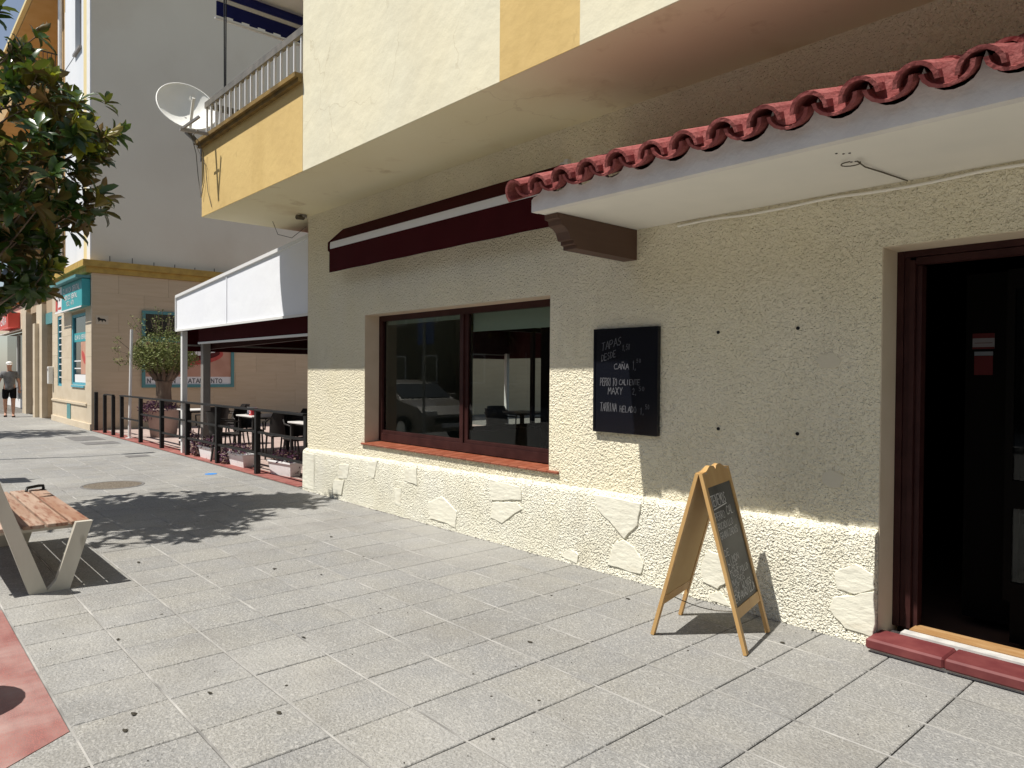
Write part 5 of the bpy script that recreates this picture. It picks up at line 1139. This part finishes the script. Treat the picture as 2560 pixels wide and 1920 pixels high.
# side window with the smiling poster
sp = B('poster_window', 'teal_frame', nbd, (NX + .002, NX + .05, 5.36, 5.44, 1.07, 3.09), (NX + .002, NX + .05, 7.68, 7.76, 1.07, 3.09), (NX + .002, NX + .05, 5.44, 7.68, 1.07, 1.15), (NX + .002, NX + .05, 5.44, 7.68, 3.01, 3.09))
B('pane', 'dark_glass', sp, (NX + .002, NX + .012, 5.44, 7.68, 2.42, 3.01)); B('print_band', 'teal', sp, (NX + .002, NX + .012, 5.44, 7.68, 2.28, 2.42))
B('poster', 'skin_poster', sp, (NX + .002, NX + .012, 5.44, 7.68, 1.36, 2.28)); B('text_band', 'print_white', sp, (NX + .002, NX + .012, 5.44, 7.68, 1.15, 1.36))
def yz(name, poly, m, x0=NX + .012, x1=NX + .0145): return MB().prism(poly, 'x', x0, x1).build(name, m, sp)
yz('lip_print', ellipse(6.75, 1.93, .72, .24, 24, .10), 'lip'); yz('mouth_print', ellipse(6.78, 1.95, .60, .145, 24, .12), 'mouth_dark', NX + .0145, NX + .016)
for k in range(9):
    y = 6.30 + k * .118; hh = .11 - abs(k - 4) * .014; yz('tooth_print', [(y + .004, 1.95 + .12 * (y - 6.78) + .10 - hh), (y + .112, 1.95 + .12 * (y - 6.67) + .10 - hh), (y + .112, 2.06 + .12 * (y - 6.67)), (y + .004, 2.06 + .12 * (y - 6.78))], 'tooth', NX + .016, NX + .0175)
mb = MB(); Pt = lambda u, v, n: (NX + .0125 + n, 5.5 + u, 1.19 + v)
write(mb, 'Nº 1 EN TRATAMIENTO', Pt, 0, 0, .115, 1.95, .022); mb.build('lettering', 'print_grey', sp)
pq = thing('guard_dog_plaque', 'cream plaque with a small black dog picture on the travertine wall', 'plaque', (-20.48, 4.4, 2.7))
MB().box(NX + .002, NX + .012, 4.30, 4.58, 2.68, 2.90).build('plate', 'facadeclad', pq)
MB().prism([(4.34, 2.80), (4.33, 2.84), (4.37, 2.86), (4.40, 2.83), (4.50, 2.82), (4.53, 2.78), (4.52, 2.74), (4.50, 2.77), (4.46, 2.78), (4.44, 2.73), (4.42, 2.78), (4.38, 2.77), (4.36, 2.73), (4.35, 2.78)], 'x', NX + .0122, NX + .014).build('dog_print', 'black_metal', pq)

# opposite side of the street
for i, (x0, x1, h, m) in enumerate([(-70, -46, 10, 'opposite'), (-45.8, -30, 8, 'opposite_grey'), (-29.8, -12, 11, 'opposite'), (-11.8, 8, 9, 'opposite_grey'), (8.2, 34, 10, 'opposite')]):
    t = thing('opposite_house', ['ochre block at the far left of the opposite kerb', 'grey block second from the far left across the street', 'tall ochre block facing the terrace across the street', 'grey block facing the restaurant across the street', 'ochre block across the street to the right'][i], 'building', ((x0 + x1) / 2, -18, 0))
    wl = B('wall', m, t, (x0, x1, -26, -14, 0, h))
    for k in range(int((x1 - x0) / 3)):
        for z in (1.0, 4.2, 7.2):
            if z + 1.6 < h:
                f = B('window', 'white_paint', t, (x0 + 1 + k * 3, x0 + 2.4 + k * 3, -13.998, -13.95, z, z + 1.5)); B('pane', 'dark_glass', f, (x0 + 1.08 + k * 3, x0 + 2.32 + k * 3, -13.949, -13.94, z + .08, z + 1.42))
for i, x in enumerate((-26, -17.5, -9, -1)):
    o = copy_tree(mg2, (x, -10.2, 0), i * 1.3, ['magnolia across the street opposite the corner building', 'magnolia across the street opposite the terrace', 'magnolia across the street opposite the window', 'magnolia across the street opposite the door'][i]); o.scale = (1.35, 1.35, 1.25)

# ================================================================== PARKED CAR (seen reflected in the window)
def car(loc, rz, lab):
    t = thing('parked_car', lab, 'car', loc, rz); k = dict(world=False)
    prof = [(-2.05, .35), (-2.1, .55), (-2.02, .92), (-1.75, 1.0), (-1.25, 1.42), (-.2, 1.46), (.55, 1.38), (1.15, 1.0), (1.85, .86), (2.08, .66), (2.1, .4), (1.95, .25), (-1.9, .25)]
    mb = MB(); rings = []
    for y, s_, zs in ((-.84, .96, 0), (-.80, 1, 1), (-.62, 1, 2), (.62, 1, 2), (.80, 1, 1), (.84, .96, 0)):
        ring = []
        for (x, z) in prof:
            yy = y
            if z > 1.05: yy = y * (.80 if abs(y) > .7 else .92); z2 = z - (.05 if abs(y) > .7 else 0)
            else: z2 = z - (.02 if abs(y) > .82 else 0)
            if abs(x) > 2.0: yy *= .92
            ring.append((x * s_ if abs(x) > 1.9 else x, yy, z2))
        rings.append(ring)
    n = len(prof); vs = [v for r in rings for v in r]; fs = [(i * n + j, i * n + (j + 1) % n, (i + 1) * n + (j + 1) % n, (i + 1) * n + j) for i in range(5) for j in range(n)] + [tuple(range(n)), tuple(reversed(range(5 * n, 6 * n)))]
    mb.add(vs, fs, False); bm = bmesh.new(); vv = [bm.verts.new(v) for v in mb.v]; [bm.faces.new([vv[i] for i in f]) for f in mb.f]; bmesh.ops.recalc_face_normals(bm, faces=bm.faces[:]); q = MB(); q.frombm(bm); q.build('body', 'carpaint', t, **k)
    MB().add([(.62, -.66, 1.375), (.62, .66, 1.375), (1.13, .73, 1.04), (1.13, -.73, 1.04)], [(3, 2, 1, 0)]).build('windscreen', 'carglass', t, **k)
    MB().add([(-1.28, -.62, 1.42), (-1.28, .62, 1.42), (-1.74, .72, 1.03), (-1.74, -.72, 1.03)], [(0, 1, 2, 3)]).build('rear_window', 'carglass', t, **k)
    for s_ in (-1, 1):
        MB().add([(-1.15, s_ * .69, 1.34), (.45, s_ * .69, 1.32), (.98, s_ * .815, 1.03), (-1.55, s_ * .815, 1.02)], [(0, 1, 2, 3) if s_ < 0 else (3, 2, 1, 0)]).build('side_window', 'carglass', t, **k)
        MB().bev(1.93, 2.09, s_ * .52 - .16, s_ * .52 + .16, .62, .76, .02).build('headlight', 'lamp_lens', t, **k)
        MB().bev(.80, .98, s_ * .92 - .09, s_ * .92 + .09, 1.0, 1.13, .02).build('mirror', 'carpaint', t, **k)
        for x in (-1.3, 1.32):
            w_ = MB().tube([(x, s_ * .66, .31), (x, s_ * .87, .31)], .31, 24).build('wheel', 'rubber', t, **k); c_ = MB().tube([(x, s_ * .86, .31), (x, s_ * .88, .31)], .19, 16).build('rim', 'chrome', w_, **k)
    MB().box(2.095, 2.112, -.45, .45, .46, .60).build('grille', 'rubber', t, **k); MB().box(2.111, 2.118, -.26, .26, .36, .46).build('number_plate', 'print_white', t, **k); MB().box(2.112, 2.118, -.45, .45, .60, .615).build('trim', 'chrome', t, **k)
    return t
car((-15.7, -1.45, -.13), 0, 'pale beige parked car reflected in the restaurant window')

# ================================================================== WALKING MAN
def skin_body(name, pts, edges, mat_, parent, lev=2, root=0):
    me = bpy.data.meshes.new(name); me.from_pydata([p[:3] for p in pts], edges, []); o = bpy.data.objects.new(name, me); col.objects.link(o)
    m = o.modifiers.new('s', 'SKIN'); m.use_smooth_shade = True
    lay = me.skin_vertices[0].data if me.skin_vertices else None
    if lay is None:
        bm = bmesh.new(); bm.from_mesh(me); bm.verts.layers.skin.verify(); bm.to_mesh(me); bm.free(); lay = me.skin_vertices[0].data
    for i, p in enumerate(pts):
        r = p[3]; lay[i].radius = r if isinstance(r, tuple) else (r, r); lay[i].use_root = (i == root)
    sb = o.modifiers.new('d', 'SUBSURF'); sb.levels = lev; sb.render_levels = lev
    dg = bpy.context.evaluated_depsgraph_get(); ev = o.evaluated_get(dg); nm = bpy.data.meshes.new_from_object(ev); nm.name = name
    for pl__ in nm.polygons: pl__.use_smooth = True
    nm.materials.clear(); nm.materials.append(M[mat_]); bpy.data.objects.remove(o); return link(name, nm, parent, world=False)
pm_ = thing('person', 'man in white cap, grey t-shirt and black shorts walking down the pavement', 'person', (-27.9, 3.40, 0), R_(-8))
# faces +X; y is his left
pts = [(0, 0, .95, (.13, .12)), (.0, 0, 1.15, (.13, .115)), (.02, 0, 1.35, (.15, .11)), (.02, 0, 1.47, (.07, .07)), (.06, 0, 1.56, (.055, .055)), (.07, 0, 1.64, (.085, .08)), (.06, 0, 1.72, (.075, .075)),
  (.02, .17, 1.41, .062), (-.02, .24, 1.15, .046), (.06, .27, .93, .035), (.10, .27, .86, .028), (.02, -.17, 1.41, .062), (.02, -.27, 1.17, .046), (.15, -.30, 1.00, .036), (.20, -.30, .95, .028),
  (.02, .10, .86, .092), (.12, .10, .50, .062), (.10, .10, .33, .058), (.06, .10, .10, .038), (.02, -.10, .86, .092), (-.02, -.11, .50, .062), (-.14, -.11, .33, .056), (-.22, -.11, .13, .038), (.10, .10, .04, .038), (.20, .11, .03, .03), (-.17, -.11, .07, .036), (-.08, -.12, .03, .03)]
ed = [(0, 1), (1, 2), (2, 3), (3, 4), (4, 5), (5, 6), (2, 7), (7, 8), (8, 9), (9, 10), (2, 11), (11, 12), (12, 13), (13, 14), (0, 15), (15, 16), (16, 17), (17, 18), (0, 19), (19, 20), (20, 21), (21, 22), (18, 23), (23, 24), (22, 25), (25, 26)]
skin_body('body', pts, ed, 'skin', pm_)
sh = [(0, 0, .84, (.175, .165)), (0, 0, .95, (.175, .165)), (.0, 0, 1.15, (.165, .15)), (.02, 0, 1.36, (.17, .135)), (.02, 0, 1.455, (.085, .085)), (.02, .17, 1.41, .078), (-.01, .225, 1.22, .066), (.02, -.17, 1.41, .078), (.02, -.245, 1.23, .066)]
skin_body('t_shirt', sh, [(0, 1), (1, 2), (2, 3), (3, 4), (3, 5), (5, 6), (3, 7), (7, 8)], 'grey_shirt', pm_)
so_ = [(0, 0, .98, (.15, .135)), (.02, .10, .84, .112), (.11, .105, .56, .092), (.02, -.10, .84, .112), (-.01, -.11, .56, .092)]
skin_body('shorts', so_, [(0, 1), (1, 2), (0, 3), (3, 4)], 'black_cloth', pm_)
mb = MB(); mb.sphere((.055, 0, 1.715), .098, 14, 8, (1.05, .95, .72)); mb.add([(.12, -.075, 1.70), (.12, .075, 1.70), (.225, .05, 1.675), (.225, -.05, 1.675)], [(0, 3, 2, 1), (0, 1, 2, 3)]); mb.build('cap', 'white_cloth', pm_, world=False)
for s_, x, z in ((.5, .16, .035), (-.5, -.11, .04)):
    MB().bev(x - .13, x + .10, s_ * .22 - .045, s_ * .22 + .045, .004, z + .012, .008).build('sandal', 'sandal', pm_, world=False)
for s_ in (1, -1):
    hx, hy, hz = (.11, .27, .84) if s_ > 0 else (.215, -.30, .93)
    for f in range(4): MB().tube([(hx, hy + (f - 1.5) * .018, hz), (hx + .015, hy + (f - 1.5) * .020, hz - .05), (hx + .03, hy + (f - 1.5) * .018, hz - .085 + abs(f - 1.5) * .008)], [.010, .009, .006], 6).build('finger', 'skin', pm_, world=False)
    MB().tube([(hx + .005, hy - s_ * .02, hz + .02), (hx + .04, hy - s_ * .045, hz - .01), (hx + .055, hy - s_ * .04, hz - .035)], [.012, .010, .007], 6).build('thumb', 'skin', pm_, world=False)
